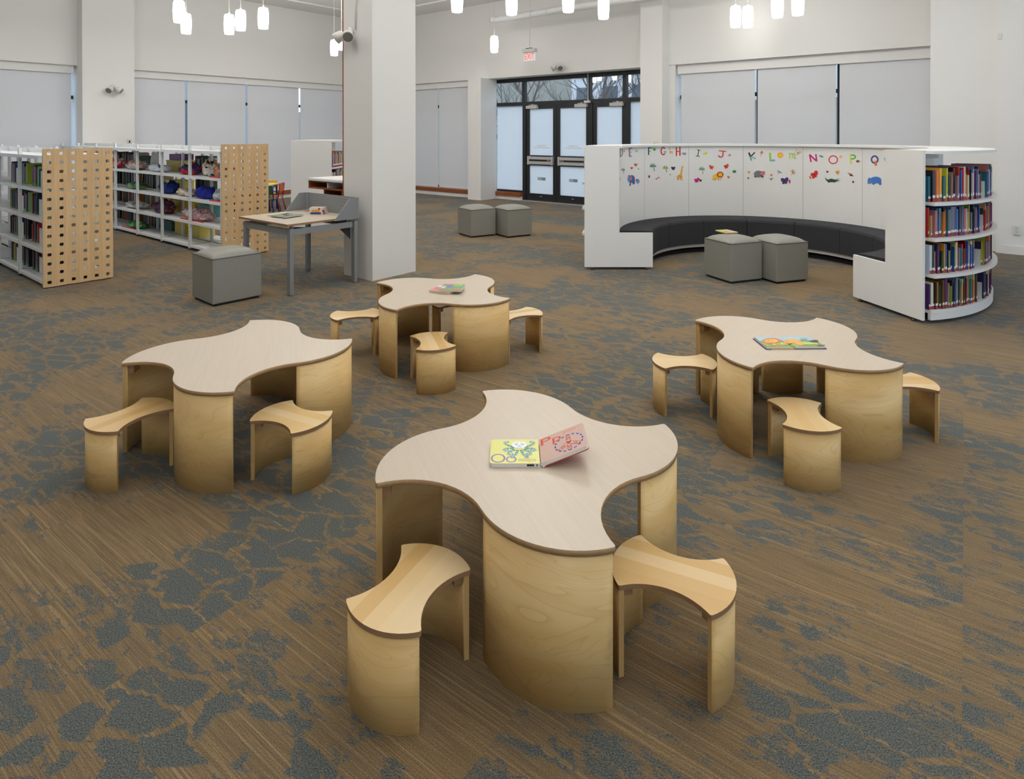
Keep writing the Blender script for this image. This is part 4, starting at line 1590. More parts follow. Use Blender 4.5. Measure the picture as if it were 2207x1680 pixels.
Sticker(A_).ell(1934, 514, 30, 22, (72, 138, 52)).poly([(1904, 520), (1966, 518), (1910, 534)], (60, 120, 44)).done('turtle_sticker', 'green turtle sticker right of the lion')
dot(A_, 582, 595, 14, 22, (120, 30, 24), 'red brown ladybird sticker under the letter F', 'ladybird_sticker')
dot(A_, 118, 630, 8, 28, (232, 150, 80), 'orange sticker at the left edge under the letter D')
dot(A_, 412, 474, 9, 13, (120, 180, 110), 'tiny green sticker above the baby elephant')
dot(A_, 916, 564, 12, 11, (120, 190, 140), 'tiny green sticker left of the giraffe')
Sticker(A_).line([(684, 630), (700, 640), (716, 616), (730, 606), (744, 610)], 12, (206, 92, 44)).line([(744, 612), (770, 626)], 4, (180, 150, 140)).done('snake_sticker', 'brown wriggling snake sticker under the letter G')
dot(B_, 206, 530, 11, 11, (90, 24, 26), 'dark red ladybird sticker left of the grey hippo', 'ladybird_sticker')
dot(B_, 1281, 444, 15, 13, (100, 30, 20), 'dark red ladybird sticker above the crocodile', 'ladybird_sticker')
dot(B_, 1632, 582, 13, 16, (120, 26, 44), 'dark red ladybird sticker left of the blue hippo', 'ladybird_sticker')
dot(B_, 2106, 524, 12, 13, (240, 150, 90), 'small orange sticker at the right edge')
Sticker(B_).ell(518, 544, 18, 15, (190, 198, 40)).ell(518, 544, 5, 14, (60, 60, 40)).ell(500, 540, 14, 9, (170, 210, 220), 30).ell(540, 530, 14, 9, (170, 210, 220), -40).done('bee_sticker', 'yellow bee sticker under the letter L')
Sticker(B_).line([(600, 424), (660, 462)], 8, (90, 110, 130)).line([(610, 474), (640, 440)], 7, (110, 150, 150)).line([(604, 448), (656, 446)], 6, (130, 150, 160)).done('dragonfly_sticker', 'grey dragonfly sticker under the letter m')
Sticker(B_).ell(814, 450, 17, 22, (196, 150, 96)).ell(812, 424, 13, 13, (210, 170, 120)).line([(806, 470), (790, 486)], 6, (150, 110, 80)).line([(824, 470), (836, 484)], 6, (150, 110, 80)).line([(828, 446), (850, 452)], 5, (150, 110, 80)).line([(800, 446), (778, 424)], 5, (150, 110, 80)).done('monkey_sticker', 'small brown monkey sticker right of the dragonfly')
Sticker(B_).ell(1600, 486, 24, 17, (44, 40, 66), 28).ell(1592, 474, 16, 12, (232, 96, 40)).line([(1558, 462), (1584, 470)], 9, (60, 50, 50)).line([(1612, 494), (1638, 504)], 8, (50, 44, 60)).done('toucan_sticker', 'dark toucan sticker under the letter P')
Sticker(B_).line([(2100, 400), (2126, 420), (2104, 434)], 9, (110, 126, 170)).done('bird_sticker', 'grey blue bird sticker at the right edge under the letter Q')

# ================================================================== PERFORATED SHELVING
def perforated_panel(name, L, H, cols, rows, parent, hole=(0.030, 0.034), m=M_PERF):
    """panel in the local y-z plane facing +x, gently folded along vertical lines"""
    b = MB()
    cw, rh = L / cols, H / rows
    th = 0.012

    def fold(y):
        k = y / cw
        j = int(floor(k))
        f = k - j
        s = (j % 2)
        return (f if s == 0 else 1 - f) * 0.014

    def P(y, z, side):
        return (fold(min(max(y, 0), L)) + (th if side else 0.0), y, z)
    hw, hh, c = hole[0] / 2, hole[1] / 2, 0.005
    for i in range(cols):
        for j in range(rows):
            y0, z0 = i * cw, j * rh
            y1, z1 = y0 + cw, z0 + rh
            cy, cz = (y0 + y1) / 2, (z0 + z1) / 2
            outer = [(y0, z0), (cy - hw + c, z0), (cy + hw - c, z0), (y1, z0), (y1, z0 + rh / 2), (y1, z1), (cy + hw - c, z1), (cy - hw + c, z1), (y0, z1), (y0, z0 + rh / 2)]
            inner = [(cy - hw, cz - hh + c), (cy - hw + c, cz - hh), (cy + hw - c, cz - hh), (cy + hw, cz - hh + c), (cy + hw, cz), (cy + hw, cz + hh - c), (cy + hw - c, cz + hh), (cy - hw + c, cz + hh), (cy - hw, cz + hh - c), (cy - hw, cz)]
            n = len(outer)
            for side in (0, 1):
                i0 = len(b.v)
                b.v += [P(y, z, side) for y, z in outer] + [P(y, z, side) for y, z in inner]
                for q in range(n):
                    r = (q + 1) % n
                    f = (i0 + q, i0 + r, i0 + n + r, i0 + n + q)
                    b.f.append(f if side else f[::-1]); b.m.append(0); b.s.append(False)
            i0 = len(b.v)
            b.v += [P(y, z, 1) for y, z in inner] + [P(y, z, 0) for y, z in inner]
            for q in range(n):
                r = (q + 1) % n
                b.f.append((i0 + q, i0 + r, i0 + n + r, i0 + n + q)); b.m.append(0); b.s.append(False)
    # rim
    for i in range(cols):
        y0, y1 = i * cw, (i + 1) * cw
        b.quad([P(y0, H, 1), P(y1, H, 1), P(y1, H, 0), P(y0, H, 0)])
        b.quad([P(y0, 0, 0), P(y1, 0, 0), P(y1, 0, 1), P(y0, 0, 1)])
    b.quad([P(0, 0, 0), P(0, 0, 1), P(0, H, 1), P(0, H, 0)])
    b.quad([P(L, 0, 1), P(L, 0, 0), P(L, H, 0), P(L, H, 1)])
    return b.build(name, m, parent)


LEV = (0.07, 0.39, 0.705, 1.02)
TRAY = 1.375


def shelving(label, u, v_near, bays, rows, ph, holes):
    """double sided run going to -u from its wooden end panel at u; depth .64 behind v_near"""
    # local x = u direction, local y = -v direction (pointing to the door wall)
    t = thing('shelving_unit', label, 'shelving', W(u, v_near), ANG)
    pn = perforated_panel('end_panel', 0.64, ph, 6, rows, t, holes)
    pn.location = (0.004, 0, 0.012)
    BW = 0.92
    for k in range(bays + 1):
        x = -0.03 - BW * k
        for y in (0.025, 0.32, 0.615):
            b = MB().box(-0.022, 0.022, -0.014, 0.014, 0.02, 1.44)
            po = b.build('post', M_POST, t, (x, y, 0))
            MB().lathe([(0.022, 0.0), (0.022, 0.012), (0.008, 0.016), (0.008, 0.03)], 10).build('foot', M_WHEEL, po)
    for k in range(bays):
        x1, x0 = -0.052 - BW * k, -0.028 - BW * (k + 1) + 0.02
        for y0, y1, sgn in ((0.012, 0.302, 1), (0.338, 0.628, -1)):
            for z in LEV:
                b = MB()
                b.box(x0, x1, y0, y1, z - 0.006, z)
                yf = y0 if sgn > 0 else y1
                b.box(x0, x1, yf - 0.004, yf + 0.004, z - 0.03, z + 0.001)
                b.build('shelf', M_STEELW, t)
            b = MB()
            ys = (y0 - 0.03, y1) if sgn > 0 else (y0, y1 + 0.03)
            b.box(x0 - 0.018, x1 + 0.018, ys[0], ys[1], TRAY - 0.006, TRAY)
            yf = ys[0] if sgn > 0 else ys[1]
            b.box(x0 - 0.018, x1 + 0.018, yf - 0.003, yf + 0.003, TRAY - 0.035, TRAY + 0.001)
            b.build('canopy_shelf', M_STEELW, t)
        MB().box(x0, x1, 0.314, 0.326, TRAY + 0.005, 1.43).build('sign_rail', M_STEELW, t)
    return t


shA = shelving('white steel shelving with perforated maple end panel, nearer run at far left', 6.638, 9.523, 5, 15, 1.435, (0.036, 0.033))
shB = shelving('white steel shelving with perforated maple end panel, farther run holding fabric bags', 6.51, 7.604, 7, 16, 1.455, (0.030, 0.032))


def locA(x, y, z):
    return W(6.638 + x, 9.523 - y, z)


def locB(x, y, z):
    return W(6.51 + x, 7.604 - y, z)


# books of the nearer run, spines to the aisle (bays counted from the wooden panel)
LN = ('bottom', 'second lowest', 'third lowest', 'top')
ra = random.Random(5)
for bay in range(2):
    for li, z in enumerate(LEV):
        x = -0.10 - 0.92 * bay
        xe = x - 0.74
        cnt = 0
        gap = ra.choice((0.22, 0.3, 0.4))
        placed = False
        while x > xe:
            if not placed and (x - xe) < 0.74 - gap * 0.6:
                placed = True
                q = locA(x - 0.13, 0.115, z + 0.001)
                bookend(q, ANG, 0.21, 0.175, 'pale steel bookend on the %s shelf, bay %s from the nearer wooden panel' % (LN[li], ORD[bay]), 'bookends in the nearer shelving')
                x -= 0.275
                continue
            t = ra.choice((0.012, 0.016, 0.02, 0.026, 0.032))
            h = ra.uniform(0.19, 0.245)
            ci = ra.choice([0, 0, 1, 2, 2, 9, 9, 12, 12, 11, 5, 8, 14, 3, 6, 17])
            nm, rgb = NAMED[ci]
            rgb = tuple(int(c_ * ra.uniform(0.7, 1.0)) for c_ in rgb)
            q = locA(x - t / 2, 0.105 + ra.random() * 0.02, z + 0.001)
            upright_book(q, ANG, t, 0.16, h, rgb,
                         '%s book, %s from the right, %s shelf, %s bay of the nearer shelving' % (nm, ORD[cnt], LN[li], ORD[bay]),
                         'chapter books in the nearer shelving', 'green' if ra.random() < 0.7 else None, 'chapter_book')
            x -= t + 0.002
            cnt += 1

# books in the far half of the farther run, seen through it
rc = random.Random(9)
for bay, levs in ((1, (2, 3)), (3, (0, 1, 2)), (4, (0, 1, 2, 3)), (5, (0, 1, 2, 3))):
    for li in levs:
        z = LEV[li]
        x = -0.09 - 0.92 * bay - (0.33 if bay == 1 else 0)
        xe = x - (0.32 if bay == 1 else 0.78)
        cnt = 0
        while x > xe:
            t = rc.choice((0.018, 0.024, 0.03, 0.036))
            h = rc.uniform(0.2, 0.26)
            ci = rc.choice([0, 1, 2, 9, 12, 16, 5, 14, 6, 12, 4])
            nm, rgb = NAMED[ci]
            rgb = tuple(int(c_ * rc.uniform(0.6, 0.95)) for c_ in rgb)
            q = locB(x - t / 2, 0.40 + rc.random() * 0.02, z + 0.001)
            upright_book(q, ANG, t, 0.18, h, rgb,
                         '%s book, %s from the right, %s shelf behind the fabric bags, %s bay' % (nm, ORD[cnt], LN[li], ORD[bay]),
                         'books in the far half of the farther shelving', None, 'library_book')
            x -= t + 0.002
            cnt += 1


def bag(x, y, z, sx, sy, sz, m, seed, label, edge=None, name='fabric_bag'):
    """a slumped bag; local x along the shelf"""
    rnd = random.Random(seed)
    b = MB()
    nu, nv = 44, 22
    ph = [rnd.uniform(0, 6.28) for _ in range(8)]
    for j in range(nv + 1):
        f = j / nv * pi
        for i in range(nu):
            t = 2 * pi * i / nu
            w = 1 + 0.10 * sin(3 * t + ph[0]) + 0.07 * sin(5 * t + ph[1] + 2 * f) + 0.05 * sin(9 * t + ph[2] - 3 * f) + 0.05 * sin(13 * t + 5 * f + ph[5])
            px_ = sin(f) ** 0.75 * cos(t) * w * sx / 2
            py_ = sin(f) ** 0.75 * sin(t) * w * sy / 2
            hz_ = max(-0.5, -cos(f) * (0.5 + 0.1 * sin(4 * t + ph[3]) * sin(f))) + 0.5
            hz_ = hz_ * (1 + 0.16 * sin(2.3 * cos(t) * 3 + ph[4]))
            q_ = Vector((cos(t) * sin(f), sin(t) * sin(f), cos(f)))
            wr = 0.16 * mnoise.noise(q_ * 2.6 + Vector((seed * 3.1, 0, 0))) + 0.09 * mnoise.noise(q_ * 6.5 + Vector((0, seed * 2.3, 0)))
            ln = 0.5 * mnoise.noise(Vector((cos(t) * 1.6, sin(t) * 1.6, seed * 1.7)))
            b.v.append((px_ * (1 + wr * 0.8), py_ * (1 + wr * 0.5), max(0.0, hz_ * (1 + 1.6 * wr + ln * 0.6)) * sz))
    for j in range(nv):
        for i in range(nu):
            a, c = j * nu + i, j * nu + (i + 1) % nu
            b.f.append((a, c, c + nu, a + nu)); b.m.append(0); b.s.append(True)
    o = b.build(name, m, None, locB(x, y, z + 0.002), ANG)
    tag(o, label, 'bag', 'story bags on the farther shelving')
    if edge:
        e = MB()
        e.box(-sx * 0.44, sx * 0.44, -sy * 0.56, -sy * 0.5, 0.0, 0.014)
        e.build('zip_edge', flat(edge), o)
    return o


C_CLR1 = make_cloth('clear_bag_brown', [(150, 104, 78), (180, 176, 170), (200, 112, 70), (120, 84, 70)], 16, 0.25)
C_CLR2 = make_cloth('clear_bag_mixed', [(176, 176, 172), (120, 140, 120), (206, 120, 96), (196, 196, 194)], 22, 0.25)
C_CLR3 = make_cloth('clear_bag_blue', [(196, 204, 210), (150, 176, 200), (210, 206, 196), (180, 196, 206)], 26, 0.25)
C_PINK = make_cloth('clear_bag_pink', [(206, 170, 168), (190, 130, 134), (216, 206, 204), (186, 150, 150)], 40, 0.25)
C_RB = make_cloth('red_navy_print', [(28, 34, 92), (190, 24, 40), (20, 24, 60), (34, 40, 110)], 13, 0.8)
C_ZIG = make_cloth('zigzag_print', [(220, 216, 206), (30, 30, 34), (196, 146, 50), (230, 226, 220)], 26, 0.8)
C_BLUE = make_cloth('blue_cotton', [(22, 52, 128), (18, 44, 112)], 8, 0.9)
C_ROYAL = make_cloth('royal_blue_cotton', [(22, 40, 150), (30, 52, 170)], 8, 0.9)
C_GREEN = make_cloth('green_bag', [(54, 110, 50), (96, 140, 70), (70, 100, 60)], 20, 0.4)
C_GRN2 = make_cloth('bright_green_bag', [(62, 140, 54), (50, 120, 46)], 14, 0.4)
C_MAR = make_cloth('maroon_print', [(62, 10, 26), (80, 14, 34), (150, 60, 40), (56, 8, 22), (70, 60, 120)], 34, 0.8)
C_TAN = make_cloth('tan_print', [(206, 190, 160), (190, 166, 130), (216, 210, 196)], 18, 0.7)
C_GREYB = make_cloth('grey_clear', [(160, 158, 152), (176, 174, 170), (150, 146, 142)], 14, 0.3)
C_RED = make_cloth('red_bag', [(196, 30, 44), (214, 120, 120), (206, 190, 186)], 16, 0.4)
RED = (200, 34, 34)
bag(-0.29, 0.18, LEV[3], 0.38, 0.215, 0.152, C_CLR1, 1, 'clear bag with brown contents and red edge, top shelf beside the farther wooden panel', RED, 'clear_bag')
bag(-0.70, 0.20, LEV[3], 0.30, 0.20, 0.20, C_ZIG, 2, 'black white and yellow patterned bag on the top shelf, behind the first post')
bag(-1.28, 0.18, LEV[3], 0.52, 0.215, 0.136, C_RB, 3, 'red and navy printed bag on the top shelf')
bag(-2.34, 0.18, LEV[3], 0.62, 0.215, 0.096, C_CLR3, 4, 'pale blue clear bag on the top shelf', None, 'clear_bag')
bag(-3.24, 0.18, LEV[3], 0.66, 0.215, 0.128, C_CLR2, 5, 'clear bag with mixed coloured contents at left of the top shelf', None, 'clear_bag')
bag(-4.16, 0.18, LEV[3], 0.60, 0.215, 0.136, C_RED, 6, 'red and pink bag by the nearer panel on the top shelf')
bag(-0.78, 0.18, LEV[2], 0.52, 0.215, 0.144, C_ROYAL, 7, 'royal blue cotton bag on the third lowest shelf beside the first post')
bag(-0.30, 0.18, LEV[2], 0.36, 0.215, 0.112, C_CLR3, 8, 'clear bag with red edge on the third lowest shelf, against the wooden panel', RED, 'clear_bag')
bag(-1.36, 0.18, LEV[2], 0.46, 0.215, 0.096, C_TAN, 9, 'tan and white printed bag on the third lowest shelf')
bag(-2.0, 0.18, LEV[2], 0.48, 0.215, 0.160, C_BLUE, 10, 'dark blue cotton bag on the third lowest shelf')
bag(-3.25, 0.18, LEV[2], 0.60, 0.215, 0.096, C_GREEN, 11, 'green patterned bag on the third lowest shelf')
bag(-1.0, 0.18, LEV[1], 0.80, 0.215, 0.144, C_PINK, 12, 'clear bag with pink contents and red edge on the second lowest shelf', RED, 'clear_bag')
bag(-2.16, 0.18, LEV[1], 0.54, 0.215, 0.160, C_MAR, 13, 'maroon printed bag heaped on the second lowest shelf')
bag(-3.25, 0.18, LEV[1], 0.68, 0.215, 0.088, C_GREYB, 14, 'flat grey clear bag on the second lowest shelf', None, 'clear_bag')
bag(-3.25, 0.18, LEV[0], 0.68, 0.215, 0.096, C_GRN2, 15, 'bright green bag with red edge on the bottom shelf', RED)


def bin_(x, y, z, sx, sy, sz, rgb, label):
    x -= 0.92
    b = MB()
    t = 0.006
    b.box(-sx / 2, sx / 2, -sy / 2, sy / 2, 0, t)
    for a in ((-sx / 2, -sx / 2 + t, -sy / 2, sy / 2), (sx / 2 - t, sx / 2, -sy / 2, sy / 2), (-sx / 2, sx / 2, -sy / 2, -sy / 2 + t), (-sx / 2, sx / 2, sy / 2 - t, sy / 2)):
        b.box(a[0], a[1], a[2], a[3], t, sz)
    o = b.build('storage_bin', flat(rgb, 0.4), None, locB(x, y, z + 0.001), ANG)
    tag(o, label, 'bin', 'plastic bins in the farther shelving')
    r = MB()
    e = 0.008
    for a in ((-sx / 2 - e, -sx / 2, -sy / 2 - e, sy / 2 + e), (sx / 2, sx / 2 + e, -sy / 2 - e, sy / 2 + e), (-sx / 2, sx / 2, -sy / 2 - e, -sy / 2), (-sx / 2, sx / 2, sy / 2, sy / 2 + e)):
        r.box(a[0], a[1], a[2], a[3], sz - 0.018, sz)
    r.build('rim', flat(rgb, 0.4), o)
    return o


YB = (226, 196, 52)
bin_(-0.66, 0.47, LEV[0], 0.34, 0.24, 0.16, (232, 216, 110), 'pale yellow bin on the bottom shelf, rightmost of the bins there')
bin_(-1.14, 0.47, LEV[0], 0.34, 0.24, 0.18, YB, 'yellow bin on the bottom shelf left of the pale yellow one')
bin_(-1.58, 0.47, LEV[0], 0.32, 0.24, 0.16, (30, 80, 84), 'dark teal bin on the bottom shelf')
bin_(-0.36, 0.47, LEV[1], 0.34, 0.24, 0.17, (96, 160, 160), 'teal bin on the second lowest shelf, rightmost of the bins there')
bin_(-0.74, 0.47, LEV[1], 0.28, 0.24, 0.19, YB, 'yellow bin on the second lowest shelf beside the teal bin')
bin_(-1.20, 0.47, LEV[1], 0.36, 0.24, 0.18, (220, 188, 40), 'yellow bin on the second lowest shelf behind the pink bag')
bin_(-1.62, 0.47, LEV[1], 0.30, 0.24, 0.21, (206, 168, 36), 'mustard bin on the second lowest shelf, leftmost of the bins there')
bin_(-1.42, 0.47, LEV[2], 0.46, 0.24, 0.17, (214, 196, 84), 'yellow bin on the third lowest shelf behind the tan bag')
bin_(-1.36, 0.47, LEV[3], 0.50, 0.24, 0.17, (226, 206, 110), 'cream yellow bin on the top shelf behind the red and navy bag')


def display_book(x, y, z, w, h, rgb, label):
    x -= 0.92
    b = MB().box(-w / 2, w / 2, 0, 0.012, 0, h)
    o = b.build('display_book', flat(rgb, 0.35), None, locB(x, y, z + 0.004), ANG)
    o.rotation_euler = (radians(-8), 0, ANG)
    MB().box(-w / 2 + 0.004, w / 2 - 0.004, 0.012, 0.02, 0.004, h - 0.004).build('page_block', M_PAGE, o)
    return tag(o, label, 'book')


display_book(-2.28, 0.40, LEV[3], 0.26, 0.27, (206, 200, 186), 'cream covered book standing face out on the top shelf')
display_book(-0.25, 0.40, LEV[3], 0.0 + 0.22, 0.24, (214, 206, 196), 'white book standing face out on the top shelf by the farther panel')
o = tag(MB().box(-0.2, 0.2, -0.1, 0.1, 0, 0.09).build('box_file', flat((110, 40, 110), 0.4), None, locB(-2.30, 0.48, LEV[3] + 0.175), ANG), 'purple box lying across the cream yellow bin', 'box')

# ================================================================== GREY STUDY DESK
dk = thing('study_desk', 'grey steel study desk with birch top and a privacy screen', 'desk', W(8.43, 7.69), ANG)
# local x = u - 8.43, local y = -(v - 7.69)
DX0, DX1, DY0, DY1 = -0.50, 0.458, -0.41, 0.42
DT = 0.712
MB().box(DX0, DX1, DY0, DY1, DT - 0.022, DT, 0).build('desktop', [M_TOP], dk)
MB().box(DX0 - 0.0015, DX1 + 0.0015, DY0 - 0.0015, DY1 + 0.0015, DT - 0.0215, DT - 0.002).build('edge_band', M_PLYD, dk)
for x, y in ((-0.43, -0.37), (0.43, -0.37), (-0.43, 0.38), (0.45, 0.38)):
    b = MB().box(-0.027, 0.027, -0.012, 0.027, 0.006, DT - 0.05).box(-0.027, 0.012, 0.0, 0.027, 0.006, DT - 0.05)
    lg = b.build('leg', M_GREYSTEEL, dk, (x, y, 0))
    MB().box(-0.02, 0.02, -0.01, 0.022, 0.0, 0.006).build('foot', M_WHEEL, lg)
for a in ((-0.40, 0.40, -0.385, -0.36), (-0.40, 0.42, 0.365, 0.39), (-0.445, -0.42, -0.34, 0.36), (0.43, 0.455, -0.34, 0.36)):
    MB().box(a[0], a[1], a[2], a[3], DT - 0.115, DT - 0.055).build('apron_rail', M_GREYSTEEL, dk)
for x, y in ((-0.38, -0.33), (0.40, -0.33), (-0.38, 0.33), (0.40, 0.33)):
    MB().box(x - 0.012, x + 0.012, y - 0.012, y + 0.012, DT - 0.115, DT - 0.022).build('spacer', M_GREYSTEEL, dk)
MB().box(DX0, DX1 + 0.01, DY1 + 0.002, DY1 + 0.014, DT - 0.02, DT + 0.20).build('privacy_screen', M_PEG, dk)
for x in (DX0 - 0.012, DX1 + 0.002):
    b = MB()
    pr_ = [(DY1, DT - 0.025), (DY1, DT + 0.20), (DY1 - 0.10, DT + 0.20), (DY1 - 0.30, DT - 0.025)]
    b.v = [(x, y, z) for y, z in pr_] + [(x + 0.01, y, z) for y, z in pr_]
    b.f = [(0, 1, 2, 3), (7, 6, 5, 4), (0, 4, 5, 1), (1, 5, 6, 2), (2, 6, 7, 3), (3, 7, 4, 0)]
    b.m = [0] * 6
    b.s = [False] * 6
    b.build('screen_wing', M_GREYSTEEL, dk)
MB().box(-0.36, 0.40, 0.20, 0.36, DT - 0.055, DT - 0.023).build('cable_tray', M_DARK, dk)
b = MB()
b.prism([(0.02, 0.0), (0.16, 0.0), (0.16, 0.13)], 0, 0.004)
g_ = b.build('corner_gusset', M_DARK, dk)
g_.location = (0.428, 0.19, DT - 0.115)
g_.rotation_euler = (pi / 2, 0, pi / 2)
g_.scale = (1, -1, 1)
gm = MB().lathe([(0.035, 0), (0.035, 0.003), (0.03, 0.0035)], 18)
gm.build('cable_grommet', M_PLYD, dk, (-0.36, 0.33, DT))


def paperback(name, loc, rot, w, d, h, rgb, label, spine=None, art=(), group=None):
    """a book lying flat: local x along the spine edge nearest the viewer"""
    o = thing(name, label, 'book', loc, rot, group)
    MB().box(-w / 2, w / 2, 0, d, h - 0.0015, h).build('front_cover', flat(rgb, 0.3), o)
    MB().box(-w / 2, w / 2, 0, d, 0, 0.0015).build('back_cover', flat(rgb, 0.3), o)
    MB().box(-w / 2 + 0.002, w / 2 - 0.002, 0.002, d - 0.002, 0.0015, h - 0.0015).build('page_block', M_PAGE, o)
    if spine:
        b = MB()
        x = -w / 2
        for frac, rg in spine:
            b.box(x, x + frac * w, -0.0015, 0.0005, 0.0, h, list(dict.fromkeys([q[1] for q in spine])).index(rg))
            x += frac * w
        b.build('spine', [flat(q, 0.4) for q in dict.fromkeys([q[1] for q in spine])], o)
    for x0, x1, y0, y1, rg in art:
        MB().box(x0, x1, y0, y1, h, h + 0.0006).build('cover_picture', flat(rg, 0.3), o)
    return o


def line_pose(ax, ay, bx, by):
    return atan2(by - ay, bx - ax)


rt = line_pose(-2.217, 6.896, -2.058, 6.896) + radians(4)
z = DT + 0.001
for i, (hh, sp, lb) in enumerate((
    (0.020, [(0.72, (40, 60, 140)), (0.14, (214, 210, 204)), (0.14, (170, 40, 50))], 'blue spined book at the bottom of the stack on the grey desk'),
    (0.026, [(0.12, (214, 210, 204)), (0.55, (224, 160, 40)), (0.18, (214, 210, 204)), (0.15, (170, 40, 50))], 'orange spined book in the middle of the stack on the grey desk'),
    (0.020, [(0.62, (214, 208, 200)), (0.13, (170, 40, 50)), (0.25, (206, 196, 184))], 'white spined book on top of the stack on the grey desk'))):
    paperback('hardback_book', (-2.15 - 0.008 * i, 6.895, z), rt, 0.16, 0.15, hh, (210, 196, 176), lb, sp)
    z += hh + 0.0008
paperback('picture_book', (-2.395, 6.715, DT + 0.001), line_pose(-2.40, 6.53, -2.25, 6.74) , 0.24, 0.235, 0.006, (198, 196, 176), 'pale booklet lying under another on the grey desk', None)
paperback('picture_book', (-2.315, 6.632, DT + 0.008), line_pose(-2.378, 6.523, -2.253, 6.731), 0.243, 0.25, 0.009, (128, 150, 118), 'green and blue picture book lying on a booklet on the grey desk', None,
          ((-0.12, 0.12, 0.17, 0.248, (84, 120, 62)), (0.0, 0.09, 0.16, 0.22, (206, 178, 60)), (-0.1, 0.03, 0.05, 0.12, (96, 104, 132)), (-0.06, 0.0, 0.08, 0.14, (206, 206, 150)), (0.03, 0.12, 0.0, 0.09, (134, 138, 156))))
paperback('picture_book', (2.469, 6.985, 0.487), line_pose(2.394, 6.961, 2.545, 7.007), 0.16, 0.20, 0.01, (206, 196, 60), 'yellow booklet lying on the left ottoman inside the nook', None,
          ((0.0, 0.078, 0.02, 0.18, (206, 176, 166)), (-0.05, 0.0, 0.04, 0.1, (214, 90, 60))))
# two board books on the farthest table
M_CARD = (214, 196, 166)
paperback('board_book', (-0.5225, 4.471, T_H + 0.001), line_pose(-0.60, 4.502, -0.445, 4.44), 0.166, 0.155, 0.017, (214, 150, 150), 'pink covered board book at the bottom on the farthest table', [(1.0, M_CARD)],
          ((-0.08, 0.08, 0.11, 0.15, (214, 214, 216)), (-0.07, 0.02, 0.03, 0.09, (206, 110, 124)), (0.04, 0.08, 0.0, 0.05, (236, 180, 60))))
paperback('board_book', (-0.4405, 4.448, T_H + 0.019), line_pose(-0.519, 4.457, -0.362, 4.439), 0.158, 0.15, 0.019, (108, 160, 128), 'green covered board book lying on a pink one, farthest table', [(1.0, M_CARD)],
          ((-0.078, 0.0, 0.11, 0.148, (206, 130, 100)), (-0.04, 0.0, 0.05, 0.11, (96, 120, 190)), (0.0, 0.07, 0.08, 0.14, (150, 186, 84)), (0.03, 0.075, 0.0, 0.03, (214, 130, 110)), (-0.075, -0.045, 0.02, 0.07, (214, 206, 190))))

# ------------------------------------------------------------------ open alphabet book on the nearest table
ab = thing('board_book', 'open alphabet board book with octopus and peace pages on the nearest table', 'book', (0.096, 2.133, T_H + 0.0005), radians(0))
# local: x to the right along the near edge, y away; left page x<0
LW, LD, LH = 0.173, 0.168, 0.014
def rounded(x0, x1, y0, y1, r, left):
    if left:
        c = [(x0 + r, y1 - r, 90, 180), (x0 + r, y0 + r, 180, 270)]
        pts = [(x1, y0), (x1, y1)]
    else:
        c = [(x1 - r, y0 + r, 270, 360), (x1 - r, y1 - r, 0, 90)]
        pts = [(x0, y1), (x0, y0)]
    for cx_, cy_, a0, a1 in c:
        pts += arc3((cx_, cy_), r, radians(a0), radians(a1), 6)
    return pts
lb_ = MB().prism(rounded(-LW, 0, 0, LD, 0.012, True), 0.0, LH, 0, 1).build('left_pages', [flat((208, 206, 104), 0.3), M_PAGE], ab)
rbk = bpy.data.objects.new('right_pages', MB().prism(rounded(0, LW, 0, LD, 0.012, False), -0.012, 0.0, 0, 1).build('right_pages_mesh', [flat((206, 172, 158), 0.3), M_PAGE]).data)
bpy.data.objects.remove(bpy.data.objects['right_pages_mesh'])
COL.objects.link(rbk)
rbk.parent = ab
rbk.location = (0.004, 0, LH)
rbk.rotation_euler = (0, -radians(21.5), 0)
MB().prism(rounded(0, LW, 0, LD, 0.012, False), -0.0155, -0.0125).build('back_cover', flat((196, 60, 36), 0.3), rbk)
MB().quad([(0, -0.002, LH), (0.012, -0.002, 0.0), (0.03, -0.002, 0.016)]).build('spine_flap', M_PAGE, ab)
PV, TEAL, PRED = (116, 92, 160), (40, 130, 120), (214, 66, 46)


